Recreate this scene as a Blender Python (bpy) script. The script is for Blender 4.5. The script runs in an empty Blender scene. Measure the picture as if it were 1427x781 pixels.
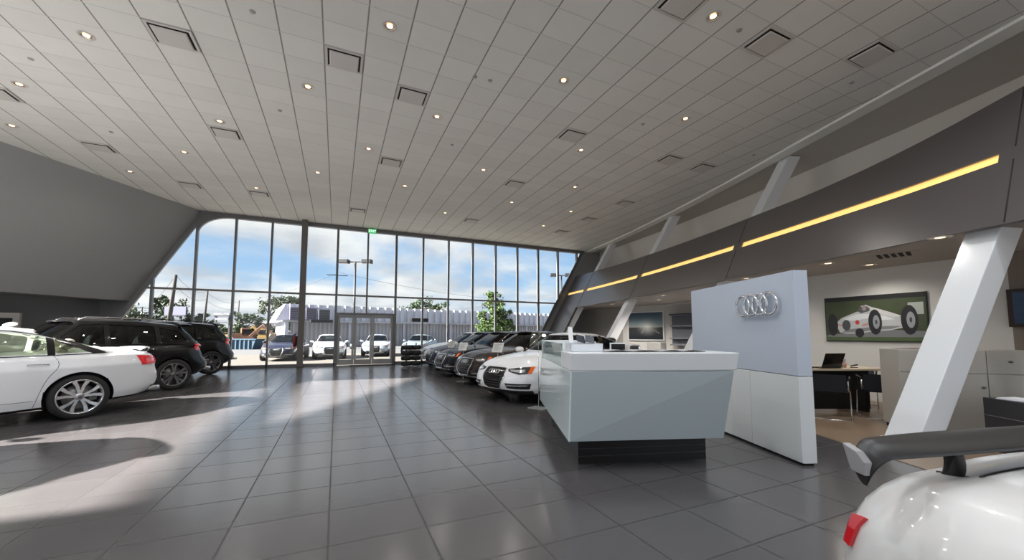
# showroom scene
PW_DOWN = 45.; PW_BACK = 135.; PW_SOF = 25.
SKY_OFF = (3.1, 1.7, 0.); SKY_ST = .76; SUN_ST = 34.; EXPO = .55
import bpy, bmesh, math, random
import numpy as np
from mathutils import Vector, Matrix
from mathutils.bvhtree import BVHTree
random.seed(7)
SC = bpy.context.scene
COL = SC.collection
PI = math.pi
CAMH = 1.326

# ------------------------------------------------------------------ materials
MATS = {}
def mat(name, col, rough=.5, metal=0., spec=.5, emit=None, es=1., alpha=1., trans=0., coat=0., ior=1.45, bump=None, var=None):
    if name in MATS: return MATS[name]
    m = bpy.data.materials.new(name); m.use_nodes = True
    nt = m.node_tree; b = nt.nodes['Principled BSDF']
    b.inputs['Base Color'].default_value = (*col, 1)
    b.inputs['Roughness'].default_value = rough
    b.inputs['Metallic'].default_value = metal
    b.inputs['Specular IOR Level'].default_value = spec
    b.inputs['IOR'].default_value = ior
    b.inputs['Transmission Weight'].default_value = trans
    b.inputs['Alpha'].default_value = alpha
    b.inputs['Coat Weight'].default_value = coat
    b.inputs['Coat Roughness'].default_value = .03
    if emit:
        b.inputs['Emission Color'].default_value = (*emit, 1)
        b.inputs['Emission Strength'].default_value = es
    tc = nt.nodes.new('ShaderNodeTexCoord')
    if var:
        n = nt.nodes.new('ShaderNodeTexNoise'); n.inputs['Scale'].default_value = var[0]; n.inputs['Detail'].default_value = 5
        r = nt.nodes.new('ShaderNodeMapRange'); r.inputs['To Min'].default_value = 1-var[1]; r.inputs['To Max'].default_value = 1+var[1]
        mx = nt.nodes.new('ShaderNodeMix'); mx.data_type = 'RGBA'; mx.blend_type = 'MULTIPLY'; mx.inputs['Factor'].default_value = 1
        nt.links.new(tc.outputs['Object'], n.inputs['Vector']); nt.links.new(n.outputs['Fac'], r.inputs['Value'])
        mx.inputs['A'].default_value = (*col, 1); nt.links.new(r.outputs['Result'], mx.inputs['B'])
        nt.links.new(mx.outputs['Result'], b.inputs['Base Color'])
    if bump:
        n = nt.nodes.new('ShaderNodeTexNoise'); n.inputs['Scale'].default_value = bump[0]; n.inputs['Detail'].default_value = 4
        bp = nt.nodes.new('ShaderNodeBump'); bp.inputs['Strength'].default_value = bump[1]; bp.inputs['Distance'].default_value = .01
        nt.links.new(tc.outputs['Object'], n.inputs['Vector']); nt.links.new(n.outputs['Fac'], bp.inputs['Height'])
        nt.links.new(bp.outputs['Normal'], b.inputs['Normal'])
    MATS[name] = m
    return m

def grid_mat(name, base, line, ox, oy, sx, sy, wx, wy, rough, lrough, var=.06, spec=.5, bump=.3, noise=.05, line2=None):
    """tiles laid out in metres on the object's own x and y"""
    m = bpy.data.materials.new(name); m.use_nodes = True
    nt = m.node_tree; N = nt.nodes; L = nt.links; b = N['Principled BSDF']
    tc = N.new('ShaderNodeTexCoord'); sp = N.new('ShaderNodeSeparateXYZ'); L.new(tc.outputs['Object'], sp.inputs[0])
    def mth(op, a, bb=None, c=None):
        n = N.new('ShaderNodeMath'); n.operation = op
        for i, v in enumerate((a, bb, c)):
            if v is None: continue
            if isinstance(v, (int, float)): n.inputs[i].default_value = v
            else: L.new(v, n.inputs[i])
        return n.outputs[0]
    def axis(o, off, s, w):
        u = mth('DIVIDE', mth('SUBTRACT', o, off), s)
        fr = mth('FRACT', u); fl = mth('FLOOR', u)
        d = mth('MINIMUM', fr, mth('SUBTRACT', 1., fr))
        return mth('LESS_THAN', d, w/s/2), fl
    lx, fx = axis(sp.outputs[0], ox, sx, wx); ly, fy = axis(sp.outputs[1], oy, sy, wy)
    comb = N.new('ShaderNodeCombineXYZ'); L.new(fx, comb.inputs[0]); L.new(fy, comb.inputs[1])
    wn = N.new('ShaderNodeTexWhiteNoise'); wn.noise_dimensions = '3D'; L.new(comb.outputs[0], wn.inputs['Vector'])
    ns = N.new('ShaderNodeTexNoise'); ns.inputs['Scale'].default_value = 3.; ns.inputs['Detail'].default_value = 6
    L.new(tc.outputs['Object'], ns.inputs['Vector'])
    f = mth('ADD', mth('MULTIPLY', mth('SUBTRACT', wn.outputs['Value'], .5), var*2), mth('MULTIPLY', mth('SUBTRACT', ns.outputs['Fac'], .5), noise*2))
    f = mth('ADD', f, 1.)
    vm = N.new('ShaderNodeVectorMath'); vm.operation = 'SCALE'; vm.inputs[0].default_value = base; L.new(f, vm.inputs['Scale'])
    m1 = N.new('ShaderNodeMix'); m1.data_type = 'RGBA'; L.new(vm.outputs[0], m1.inputs['A']); m1.inputs['B'].default_value = (*line, 1); L.new(lx, m1.inputs['Factor'])
    m2 = N.new('ShaderNodeMix'); m2.data_type = 'RGBA'; L.new(m1.outputs['Result'], m2.inputs['A']); m2.inputs['B'].default_value = (*(line2 or line), 1); L.new(ly, m2.inputs['Factor'])
    L.new(m2.outputs['Result'], b.inputs['Base Color'])
    g = mth('MAXIMUM', lx, ly)
    rr = mth('ADD', mth('MULTIPLY', g, lrough-rough), mth('ADD', rough, mth('MULTIPLY', mth('SUBTRACT', ns.outputs['Fac'], .5), .04)))
    L.new(rr, b.inputs['Roughness'])
    b.inputs['Specular IOR Level'].default_value = spec
    bp = N.new('ShaderNodeBump'); bp.inputs['Strength'].default_value = bump; bp.inputs['Distance'].default_value = .004; bp.invert = True
    L.new(g, bp.inputs['Height']); L.new(bp.outputs['Normal'], b.inputs['Normal'])
    MATS[name] = m
    return m

# ------------------------------------------------------------------ mesh helpers
class MB:
    def __init__(s): s.v = []; s.f = []; s.m = []; s.sm = []
    def add(s, vs, fs, mi=0, smooth=False):
        o = len(s.v); s.v += [tuple(p) for p in vs]
        for f in fs: s.f.append([i+o for i in f]); s.m.append(mi); s.sm.append(smooth)
        return s
    def hexa(s, p, mi=0):        # 8 points: bottom 4 ccw, top 4 ccw
        return s.add(p, [(3, 2, 1, 0), (4, 5, 6, 7), (0, 1, 5, 4), (1, 2, 6, 5), (2, 3, 7, 6), (3, 0, 4, 7)], mi)
    def box(s, x0, x1, y0, y1, z0, z1, mi=0):
        return s.hexa([(x0, y0, z0), (x1, y0, z0), (x1, y1, z0), (x0, y1, z0), (x0, y0, z1), (x1, y0, z1), (x1, y1, z1), (x0, y1, z1)], mi)
    def beam(s, a, b, w, h, up=(0, 0, 1), mi=0):
        a = Vector(a); b = Vector(b); d = (b-a).normalized(); u = Vector(up)
        if abs(d.dot(u)) > .99: u = Vector((1, 0, 0))
        r = d.cross(u).normalized(); u = r.cross(d).normalized()
        r *= w/2; u *= h/2
        return s.hexa([a-r-u, b-r-u, b+r-u, a+r-u, a-r+u, b-r+u, b+r+u, a+r+u], mi)
    def prism(s, poly, fn0, fn1, mi=0, smooth=False):   # poly 2d; fn maps (u,v)->3d for both faces
        n = len(poly); A = [fn0(*p) for p in poly]; B = [fn1(*p) for p in poly]
        s.add(A+B, [list(range(n))[::-1], [i+n for i in range(n)]], mi)
        o = len(s.v)-2*n
        for i in range(n):
            j = (i+1) % n; s.f.append([o+i, o+j, o+n+j, o+n+i]); s.m.append(mi); s.sm.append(smooth)
        return s
    def tube(s, pts, r, n=8, mi=0, caps=True, closed=False):
        P = [Vector(p) for p in pts]; R = r if isinstance(r, (list, tuple)) else [r]*len(P)
        rings = []; N0 = None; k = len(P)
        for i, p in enumerate(P):
            if closed: d = (P[(i+1) % k]-P[i-1])
            else: d = (P[min(i+1, k-1)]-P[max(i-1, 0)])
            d.normalize()
            if N0 is None:
                N0 = d.cross(Vector((0, 0, 1)))
                if N0.length < .1: N0 = d.cross(Vector((1, 0, 0)))
            N0 = (N0-d*N0.dot(d)).normalized(); B = d.cross(N0)
            rings.append([p+(N0*math.cos(2*PI*j/n)+B*math.sin(2*PI*j/n))*R[i] for j in range(n)])
        vs = [q for rg in rings for q in rg]; fs = []
        for i in range(k if closed else k-1):
            a = i*n; b = ((i+1) % k)*n
            for j in range(n): fs.append((a+j, a+(j+1) % n, b+(j+1) % n, b+j))
        s.add(vs, fs, mi, True)
        if caps and not closed:
            o = len(s.v)-len(vs)
            s.f += [[o+j for j in range(n)][::-1], [o+(k-1)*n+j for j in range(n)]]; s.m += [mi, mi]; s.sm += [False, False]
        return s
    def lathe(s, prof, n=32, M=None, mi=0, closed=False, smooth=True):   # prof [(r,z)]
        vs = []
        for r, z in prof:
            for j in range(n):
                p = Vector((r*math.cos(2*PI*j/n), r*math.sin(2*PI*j/n), z)); vs.append(M @ p if M else p)
        fs = []; k = len(prof)
        for i in range(k if closed else k-1):
            a = i*n; b = ((i+1) % k)*n
            for j in range(n): fs.append((a+j, a+(j+1) % n, b+(j+1) % n, b+j))
        return s.add(vs, fs, mi, smooth)
    def disc(s, c, r, n=24, ax=(0, 0, 1), mi=0):
        q = Vector((0, 0, 1)).rotation_difference(Vector(ax)); c = Vector(c)
        return s.add([c+q @ Vector((r*math.cos(2*PI*j/n), r*math.sin(2*PI*j/n), 0)) for j in range(n)], [list(range(n))], mi)
    def ell(s, c, rx, ry, rz, M=None, nu=20, nv=12, mi=0, e=1.):
        vs = []; fs = []
        def sg(a, p): return math.copysign(abs(a)**p, a)
        for i in range(nv+1):
            t = -PI/2+PI*i/nv
            for j in range(nu):
                u = 2*PI*j/nu; p = Vector((rx*sg(math.cos(t), e)*sg(math.cos(u), e), ry*sg(math.cos(t), e)*sg(math.sin(u), e), rz*sg(math.sin(t), e)))
                if M: p = M @ p
                vs.append(p+Vector(c))
        for i in range(nv):
            for j in range(nu): fs.append((i*nu+j, i*nu+(j+1) % nu, (i+1)*nu+(j+1) % nu, (i+1)*nu+j))
        return s.add(vs, fs, mi, True)
    def grid(s, rows, mi=0, smooth=True, flip=False, closed=False):
        n = len(rows[0]); vs = [p for r in rows for p in r]; fs = []
        for i in range(len(rows)-1):
            for j in range(n if closed else n-1):
                a = i*n+j; b = i*n+(j+1) % n; f = (a, b, b+n, a+n); fs.append(f[::-1] if flip else f)
        return s.add(vs, fs, mi, smooth)
    def mesh(s, name, mats, clean=False, fixn=True, sharp=None):
        me = bpy.data.meshes.new(name); me.from_pydata(s.v, [], s.f)
        for m in (mats if isinstance(mats, (list, tuple)) else [mats]): me.materials.append(m)
        me.polygons.foreach_set('material_index', s.m); me.polygons.foreach_set('use_smooth', s.sm); me.update()
        if clean or fixn or sharp:
            bm = bmesh.new(); bm.from_mesh(me)
            if clean: bmesh.ops.remove_doubles(bm, verts=bm.verts, dist=1e-5)
            if fixn: bmesh.ops.recalc_face_normals(bm, faces=bm.faces)
            if sharp:
                for e in bm.edges:
                    if len(e.link_faces) == 2 and e.calc_face_angle(0) > sharp: e.smooth = False
            bm.to_mesh(me); bm.free()
        return me
    def build(s, name, mats, parent=None, loc=None, rz=0, bevel=0, **k):
        me = s.mesh(name, mats, **k)
        if bevel:
            bm = bmesh.new(); bm.from_mesh(me)
            bmesh.ops.remove_doubles(bm, verts=bm.verts, dist=1e-5)
            es = [e for e in bm.edges if len(e.link_faces) == 2 and e.calc_face_angle(0) > .5]
            try: bmesh.ops.bevel(bm, geom=es, offset=bevel, segments=2, profile=.6, affect='EDGES', clamp_overlap=True)
            except Exception: pass
            bm.to_mesh(me); bm.free()
        o = bpy.data.objects.new(name, me); COL.objects.link(o)
        if parent: o.parent = parent
        if loc is not None: o.location = loc
        if rz: o.rotation_euler = (0, 0, rz)
        return o

def empty(name, loc=(0, 0, 0), rz=0, rot=None):
    o = bpy.data.objects.new(name, None); COL.objects.link(o); o.empty_display_size = .1
    o.location = loc; o.rotation_euler = rot or (0, 0, rz)
    return o
def tag(o, label=None, cat=None, group=None, kind=None):
    if label: o['label'] = label
    if cat: o['category'] = cat
    if group: o['group'] = group
    if kind: o['kind'] = kind
    return o
def kids(o): return [c for c in COL.objects if c.parent == o]
KIDS = {}
def copy_tree(o, parent=None, swap=None, skip=()):
    c = o.copy(); COL.objects.link(c)
    c.parent = parent
    if swap and c.type == 'MESH':
        for i, sl in enumerate(c.material_slots):
            if sl.material in swap:
                nm = swap[sl.material]; sl.link = 'OBJECT'; sl.material = nm
    for ch in [x for x in KIDS_of(o) if x.name.split('.')[0] not in skip]: copy_tree(ch, c, swap, skip)
    return c
def KIDS_of(o): return [x for x in list(COL.objects) if x.parent is o or x.parent == o]
def interp(xs, ys):
    """smooth monotone-ish interpolation through control points"""
    xs = np.array(xs, float); ys = np.array(ys, float)
    h = np.diff(xs); d = np.diff(ys)/h; m = np.zeros(len(xs)); m[0] = d[0]; m[-1] = d[-1]
    for i in range(1, len(xs)-1):
        m[i] = 0 if d[i-1]*d[i] <= 0 else 2*d[i-1]*d[i]/(d[i-1]+d[i])
    def f(x):
        x = min(max(x, xs[0]), xs[-1]); i = int(min(max(np.searchsorted(xs, x)-1, 0), len(xs)-2))
        t = (x-xs[i])/h[i]
        return float((2*t**3-3*t**2+1)*ys[i]+(t**3-2*t**2+t)*h[i]*m[i]+(-2*t**3+3*t**2)*ys[i+1]+(t**3-t**2)*h[i]*m[i+1])
    return f
# ================================================================== THE ROOM
Z = 6.0; GY = 17.9
_xt = interp([-8, -4, -1, 1.83, 3.42, 5.69, 7.47, 10.14, 14.2, 18.1], [6.95, 7.75, 8.45, 9.21, 9.65, 10.30, 10.83, 11.52, 12.37, 12.95])
XT = _xt
def W(y, z, back=0.): return Vector((XT(y)-.58*(Z-z)+back, y, z))
def tang(y):
    d = Vector((XT(y+.1)-XT(y-.1), .2, 0)).normalized(); return d
M_floor = grid_mat('floor_tile', (.078, .073, .075), (.022, .021, .021), -1.2456, 3.8036, .6178, .52815, .013, .012, .20, .6, var=.06, spec=.75, bump=.10, noise=.03)
M_ceil = grid_mat('ceiling_tile', (.74, .725, .69), (.28, .27, .26), -.328, 3.925, .6183, .531, .022, .012, .8, .9, var=.035, spec=.25, bump=.5, noise=.04, line2=(.56, .55, .525))
M_wgrey = mat('grey_wall_paint', (.31, .31, .31), .7, bump=(60, .05), var=(.6, .03))
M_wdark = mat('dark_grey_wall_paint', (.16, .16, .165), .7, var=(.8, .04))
M_white = mat('white_wall_paint', (.66, .65, .62), .6, bump=(50, .04), var=(.5, .02))
M_trim = mat('off_white_trim_paint', (.84, .84, .80), .5, var=(.7, .02))
M_fascia = mat('dark_taupe_metal_panel', (.098, .088, .086), .30, metal=.0, spec=.8, var=(1.2, .05))
M_seam = mat('panel_seam', (.03, .028, .028), .7)
M_beam = mat('white_column_paint', (.80, .82, .84), .45, var=(.9, .015))
M_alu = mat('grey_window_frame_aluminium', (.17, .17, .175), .4, metal=.35, var=(3, .04))
M_soffit = mat('grey_soffit_paint', (.42, .39, .36), .7, var=(.8, .03))
M_tan = mat('tan_wood_floor', (.25, .175, .115), .32, var=(4, .10))
M_black = mat('black_satin', (.008, .008, .009), .5, spec=.3)
M_lamp = mat('warm_lamp_glow', (1, .8, .6), .5, emit=(1, .72, .48), es=1.6)
M_slot = mat('amber_strip_glow', (1, .7, .2), .5, emit=(1., .60, .20), es=.68)
M_chrome = mat('polished_chrome', (.82, .82, .84), .12, metal=1.)

def glass_mat(name, tint, refl=.9, base=.04):
    m = bpy.data.materials.new(name); m.use_nodes = True
    nt = m.node_tree; N = nt.nodes; L = nt.links; N.remove(N['Principled BSDF']); out = N['Material Output']
    t = N.new('ShaderNodeBsdfTransparent'); t.inputs[0].default_value = (*tint, 1)
    g = N.new('ShaderNodeBsdfGlossy'); g.inputs['Roughness'].default_value = .01; g.inputs['Color'].default_value = (refl, refl, refl, 1)
    lw = N.new('ShaderNodeLayerWeight'); lw.inputs['Blend'].default_value = .12
    mr = N.new('ShaderNodeMapRange'); mr.inputs['To Min'].default_value = base; mr.inputs['To Max'].default_value = .85
    mx = N.new('ShaderNodeMixShader'); L.new(lw.outputs['Fresnel'], mr.inputs['Value']); L.new(mr.outputs[0], mx.inputs[0])
    L.new(t.outputs[0], mx.inputs[1]); L.new(g.outputs[0], mx.inputs[2]); L.new(mx.outputs[0], out.inputs['Surface'])
    MATS[name] = m; return m
G_win = glass_mat('clear_window_glass', (.93, .96, .96))
G_car = glass_mat('tinted_car_glass', (.16, .18, .18), base=.05)
G_light = glass_mat('light_tinted_car_glass', (.62, .68, .58), base=.06)
G_acr = glass_mat('clear_acrylic', (.92, .97, .95), base=.06)

# floor
m = MB()
m.add([(-14, -6, 0), (6.2, -6, 0), (6.2, 18.0, 0), (-14, 18.0, 0)], [(0, 1, 2, 3)])
m.add([(6.2, -6, 0), (13.6, -6, 0), (13.6, 18.0, 0), (6.2, 18.0, 0)], [(0, 1, 2, 3)])
m.add([(-14, -6, -.14), (13.6, -6, -.14), (13.6, 18.0, -.14), (-14, 18.0, -.14)], [(3, 2, 1, 0)])
m.add([(-14, 18., -.14), (13.6, 18., -.14), (13.6, 18., 0), (-14, 18., 0)], [(0, 1, 2, 3)])
tag(m.build('floor', M_floor, fixn=False), kind='structure')
# tan office floor finish: a thin layer whose edge follows the fascia curve
m = MB(); e = [(5.30, 1.8), (5.66, 2.63), (5.86, 3.08), (6.25, 4.2), (6.6, 5.4)]; e = [(4.7, 0.2), (4.2, -1.4)][::-1]+e
r = [[(x, y, .006) for x, y in e], [(9.9, y, .006) for x, y in e]]
m.grid(r, smooth=False); m.grid([[(x, y, 0) for x, y in e], [(x, y, .006) for x, y in e]], smooth=False)
tag(m.build('floor_office', M_tan), kind='structure')

# ceiling slab with the tile grid
ysC = sorted([-5+i*.5 for i in range(46)]+[12.39, 12.41, 17.9])
def XL(y): return max(-4.81-.585*(18.1-y), -11.35 if y < 12.4 else -99)
m = MB()
m.grid([[(XL(y), y, Z) for y in ysC], [(XT(y), y, Z) for y in ysC]], smooth=False)
m.grid([[(XL(y), y, Z+.25) for y in ysC], [(XT(y), y, Z+.25) for y in ysC]], smooth=False, flip=True)
tag(m.build('ceiling', M_ceil, fixn=False), kind='structure')
# white trim strip along the curved ceiling edge, and the recess beyond it
m = MB()
sec = [(-.14, Z-.05), (.20, Z-.05), (.20, Z+.2), (-.14, Z+.2)]
m.grid([[(XT(y)+a, y, z) for a, z in sec] for y in ysC], smooth=False, closed=True)
tag(m.build('trim_1', M_trim), kind='structure')
def RB(y): return XT(y)+.16+(1.7 if y < 4 else 1.7-(y-4)*.075)
m = MB(); m.grid([[(XT(y)+.1, y, Z) for y in ysC], [(RB(y), y, Z) for y in ysC]], smooth=False)
tag(m.build('ceiling_recess', mat('grey_recess_paint', (.5, .49, .46), .8)), kind='structure')
m = MB(); m.grid([[(RB(y), y, 2.6) for y in ysC], [(RB(y), y, Z) for y in ysC]], smooth=True)
tag(m.build('wall_right_upper', M_white), kind='structure')

# dark inclined fascia, with slots for the strip lights (joints at JY)
JY = [1.72, 6.30, 11.05, 15.75]
ZB, ZS0, ZS1 = 2.65, 3.44, 3.57
ZT_ = interp([-4, .5, 1.72, 2.66, 3.65, 4.9, 8, 12, 18], [5.3, 4.95, 4.70, 4.48, 4.34, 4.27, 4.30, 4.38, 4.55])
DZ = interp([-4, .5, 1.8, 3., 6., 18], [.24, .20, .13, .06, .01, 0.])
strips = [(-3.5, 1.6), (1.86, 6.18), (6.44, 10.93), (11.2, 15.6), (15.92, 17.75)]
ysF = sorted(set([round(-4+i*.4, 3) for i in range(55)]+[a for s in strips for a in s]+JY+[17.85]))
def in_strip(y0, y1): return any(a-1e-4 <= y0 and y1 <= b+1e-4 for a, b in strips)
m = MB()
for y0, y1 in zip(ysF[:-1], ysF[1:]):
    segs = [(ZB, ZS0), (ZS1, None)] if in_strip(y0, y1) else [(ZB, None)]
    for za, zb in segs:
        e0, e1 = (DZ(y0), DZ(y1)); a0, a1 = (za, za) if za == ZB else (za+e0, za+e1); b0, b1 = (ZT_(y0), ZT_(y1)) if zb is None else (zb+e0, zb+e1)
        q = [W(y0, a0), W(y1, a1), W(y1, b1), W(y0, b0)]
        m.add(q, [(0, 1, 2, 3)])
        if zb is None:
            o = Vector((.12, 0, 0)); m.add([q[3], q[2], q[2]+o, q[3]+o], [(0, 1, 2, 3)])
        if za == ZB: o = Vector((.12, 0, 0)); m.add([q[0], q[1], q[1]+o, q[0]+o], [(3, 2, 1, 0)])
    # slot reveals
    if len(segs) == 2:
        o = Vector((.05, 0, 0))
        for zz in (ZS0, ZS1): m.add([W(y0, zz+DZ(y0)), W(y1, zz+DZ(y1)), W(y1, zz+DZ(y1))+o, W(y0, zz+DZ(y0))+o], [(0, 1, 2, 3)])
# full-height return beside the glazing
ye = [15.85+i*.25 for i in range(9)]
m.grid([[W(y, 0.0) for y in ye], [W(y, ZB) for y in ye]], smooth=False)
m.grid([[W(15.85, 0.0), W(15.85, ZB)], [W(15.85, 0.0)+Vector((.12, 0, 0)), W(15.85, ZB)+Vector((.12, 0, 0))]], smooth=False)
for yj in JY:   # thin vertical panel joints
    for a, b in ((ZB+.02, ZS0+DZ(yj)-.03), (ZS1+DZ(yj)+.03, ZT_(yj)-.02)):
        m.tube([W(yj, a), W(yj, b)], .008, 5, mi=1)
wall_r = tag(m.build('wall_right', [M_fascia, M_seam], fixn=False), kind='structure')
ords = ['nearest the camera at the right frame edge', 'longest one right of the emblem wall top', 'above the emblem wall and its left end', 'above the mounted road picture', 'smallest, beside the slanted window edge']
for i, (a, b) in enumerate(strips):
    m = MB(); n = 12; yy = [a+.004+(b-a-.008)*k/n for k in range(n+1)]
    o = Vector((.045, 0, 0)); o2 = Vector((.09, 0, 0))
    m.grid([[W(y, ZS0+DZ(y)+.002)+o for y in yy], [W(y, ZS1+DZ(y)-.002)+o for y in yy]], smooth=False)
    m.grid([[W(y, ZS0+DZ(y)+.002)+o2 for y in yy], [W(y, ZS1+DZ(y)-.002)+o2 for y in yy]], smooth=False)
    s = m.build('strip_light', M_slot)
    tag(s, 'amber strip light in the dark fascia, '+ords[i], 'strip light', 'amber strip lights in the dark fascia')

# soffit over the offices
bw = [(9.85, -5.0), (9.85, 6.4), (13.9, 10.9), (13.3, 12.7), (12.5, 14.6), (12.25, 17.9)]
def BX(y):
    for (x0, y0), (x1, y1) in zip(bw[:-1], bw[1:]):
        if y0 <= y <= y1: return x0+(x1-x0)*(y-y0)/(y1-y0)
    return bw[-1][0]
ysS = sorted(set([-4+i*.5 for i in range(44)]+[6.4, 10.9, 12.7, 14.6, 17.85]))
m = MB(); m.grid([[(W(y, ZB).x+.1, y, ZB) for y in ysS], [(max(BX(y), W(y, ZB).x+.2)+.05, y, ZB) for y in ysS]], smooth=False)
m.grid([[(W(y, ZB).x+.1, y, ZB+.1) for y in ysS], [(max(BX(y), W(y, ZB).x+.2)+.05, y, ZB+.1) for y in ysS]], smooth=False)
tag(m.build('ceiling_office', M_soffit), kind='structure')
# office back walls
M_wbrown = mat('warm_brown_wall_paint', (.23, .19, .16), .7)
def wallseg(name, pts, mt, z1=ZB, th=.12):
    m = MB()
    for (x0, y0), (x1, y1) in zip(pts[:-1], pts[1:]):
        d = Vector((x1-x0, y1-y0, 0)).normalized(); n = Vector((d.y, -d.x, 0))*th
        a = Vector((x0, y0, 0)); b = Vector((x1, y1, 0))
        u = Vector((0, 0, z1))
        m.hexa([a, a+n, b+n, b, a+u, a+n+u, b+n+u, b+u])
    return tag(m.build(name, mt), kind='structure')
wallseg('wall_office', [(9.85, 2.35), (9.85, 6.4), (13.9, 10.9)], M_white)
wallseg('wall_office_near', [(9.85, -5.), (9.85, 2.35)], M_wbrown)
wallseg('wall_office_far', [(13.9, 10.9), (13.3, 12.7), (12.5, 14.6)], mat('pale_grey_wall_paint', (.60, .59, .56), .7))
wallseg('wall_office_corner', [(12.5, 14.6), (12.25, 17.85)], mat('mid_grey_wall_paint', (.42, .41, .38), .7))

# left inclined wall: plane through three measured points, ends at y = 12.9 where the side glazing starts
A_ = Vector((-4.81, 18.1, 6.0)); dT = Vector((-2.82, -4.82, 0)); B_ = Vector((-6.70, 17.85, 2.5)); dB = Vector((-1.65, -2.75, -.03))
tt = (18.1-12.5)/4.82; tb = (17.85-13.0)/2.75
p0 = A_; p1 = A_+dT*tt; q0 = Vector((-6.74, 17.9, 2.5)); q1 = B_+dB*tb
m = MB(); off = Vector((-.2, .12, 0))
m.hexa([q0, q1, q1+off, q0+off, p0-Vector((0, .2, 0)), p1, p1+off, p0+off])
# soffit return under it
m.add([q0, q1, q1+Vector((-1.3, .9, 0)), Vector((-8.4, 17.9, 2.5))], [(0, 1, 2, 3)])
tag(m.build('wall_left', M_wgrey), kind='structure')
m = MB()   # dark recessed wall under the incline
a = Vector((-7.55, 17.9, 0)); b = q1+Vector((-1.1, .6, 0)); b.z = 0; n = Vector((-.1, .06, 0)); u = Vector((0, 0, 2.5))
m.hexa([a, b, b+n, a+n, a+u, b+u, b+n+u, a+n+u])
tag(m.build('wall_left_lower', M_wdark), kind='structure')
# unseen side wall, its opening shaped to lay the sun patch on the floor
SUN = Vector((1, -.05, -math.tan(math.radians(30)))).normalized()
XW = -11.2
def hit(px, py): t = (XW-px)/(-SUN.x); return Vector((XW, py+SUN.y*(-t)*-1*-1, -SUN.z*t))
def back(px, py):     # where the ray that lands on floor (px,py) crosses the plane x = XW
    t = (px-XW)/SUN.x; return (py-SUN.y*t, -SUN.z*t)
yb0, zh = back(-1.33, 4.02); yb1, _ = back(-1.33, 12.5)
m = MB()
m.box(XW-.2, XW, -5, yb0, 0, Z)                       # solid part behind the camera
m.box(XW-.2, XW, yb0, 13.4, zh, Z)                    # header
m.box(XW-.2, XW, yb0, 13.4, 0, 2.5)                   # added sill, holds back sun and ground bounce
tag(m.build('wall_left_unseen', M_wgrey), kind='structure')

# front glazing
def gl(z): return -6.97+(z-1.92)*.548
def gr(z): return 9.92+(z-1.45)*.579
HT = 5.86; TRZ = 2.99
m = MB(); fy0, fy1 = GY-.09, GY+.07
MX = [-3.7122+1.21931*k for k in range(-2, 14)]
def mull(x, z0, z1, w=.07, mi=0): m.box(x-w/2, x+w/2, fy0, fy1, z0, z1, mi)
DX0, DX1, DH = -.054, 2.384, 2.14
for k, x in enumerate(MX):
    kk = k-2
    z0 = 0.; z1 = HT
    if x < gl(HT): z1 = 1.92+(x+6.97)/.548
    if x > gr(0): z0 = max(0, 1.45+(x-9.92)/.579)
    if kk in (3, 5): w = .09
    else: w = .07
    if kk == 4: z0 = DH
    mull(x, z0, z1, w)
m.box(gl(TRZ), gr(TRZ), fy0+.01, fy1-.01, TRZ-.035, TRZ+.035)
m.box(gl(.05), DX0, fy0, fy1, 0, .11); m.box(DX1, gr(.05), fy0, fy1, 0, .11)
m.box(gl(HT)-.1, gr(HT)+.1, fy0-.02, fy1+.02, HT-.02, Z)
m.box(DX0, DX1, fy0-.01, fy1, DH, DH+.10)
m.beam((gl(0), GY, 0), (gl(5.75), GY, 5.75), .14, .13, (0, 1, 0))
m.beam((gr(0), GY, 0), (gr(5.9), GY, 5.9), .14, .09, (0, 1, 0))
# rounded top-left corner infill
cx, cz, R = gl(HT)+1.15, HT-.95, .95
arc = [(gl(5.4)-.02, 5.4-.35), (gl(HT)-.05, HT), (cx+.2, HT)]
arc = [(-4.93, 5.10), (-4.95, HT), (-3.85, HT)]+[(-3.85-1.06*math.sin(t), 5.12+.72*math.cos(t)) for t in [i*PI/2/10 for i in range(11)]]
m.prism(arc, lambda u, v: (u, fy0+.01, v), lambda u, v: (u, fy1-.01, v))
win = tag(m.build('window_1', M_alu), kind='structure')
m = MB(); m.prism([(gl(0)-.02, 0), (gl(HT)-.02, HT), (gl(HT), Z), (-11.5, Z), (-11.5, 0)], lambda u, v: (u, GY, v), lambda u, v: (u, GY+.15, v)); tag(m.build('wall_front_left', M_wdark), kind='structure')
m = MB(); m.prism([(gr(0)+.02, 0), (14.2, 0), (14.2, Z), (gr(HT)+.05, Z)], lambda u, v: (u, GY, v), lambda u, v: (u, GY+.15, v)); tag(m.build('wall_front_right', M_wgrey), kind='structure')
# panes
def pane(x0, x1, z0, z1):
    pts = []
    for x, z in ((x0, z0), (x1, z0), (x1, z1), (x0, z1)): pts.append((max(gl(z), min(gr(z), x)), z))
    if pts[0][0] >= pts[1][0]-.01 and pts[2][0] <= pts[3][0]+.01: return
    q = MB(); q.add([(x, GY+.012, z) for x, z in pts], [(0, 1, 2, 3)]); q.build('glass_pane', G_win, win, fixn=False)
xs = [gl(0)-.2]+MX+[gr(HT)+.1]
for x0, x1 in zip(xs[:-1], xs[1:]):
    pane(x0, x1, TRZ, HT)
    if x0 >= DX0-.02 and x1 <= DX1+.02: pane(x0, x1, DH+.1, TRZ)
    else: pane(x0, x1, .1, TRZ)
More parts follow.
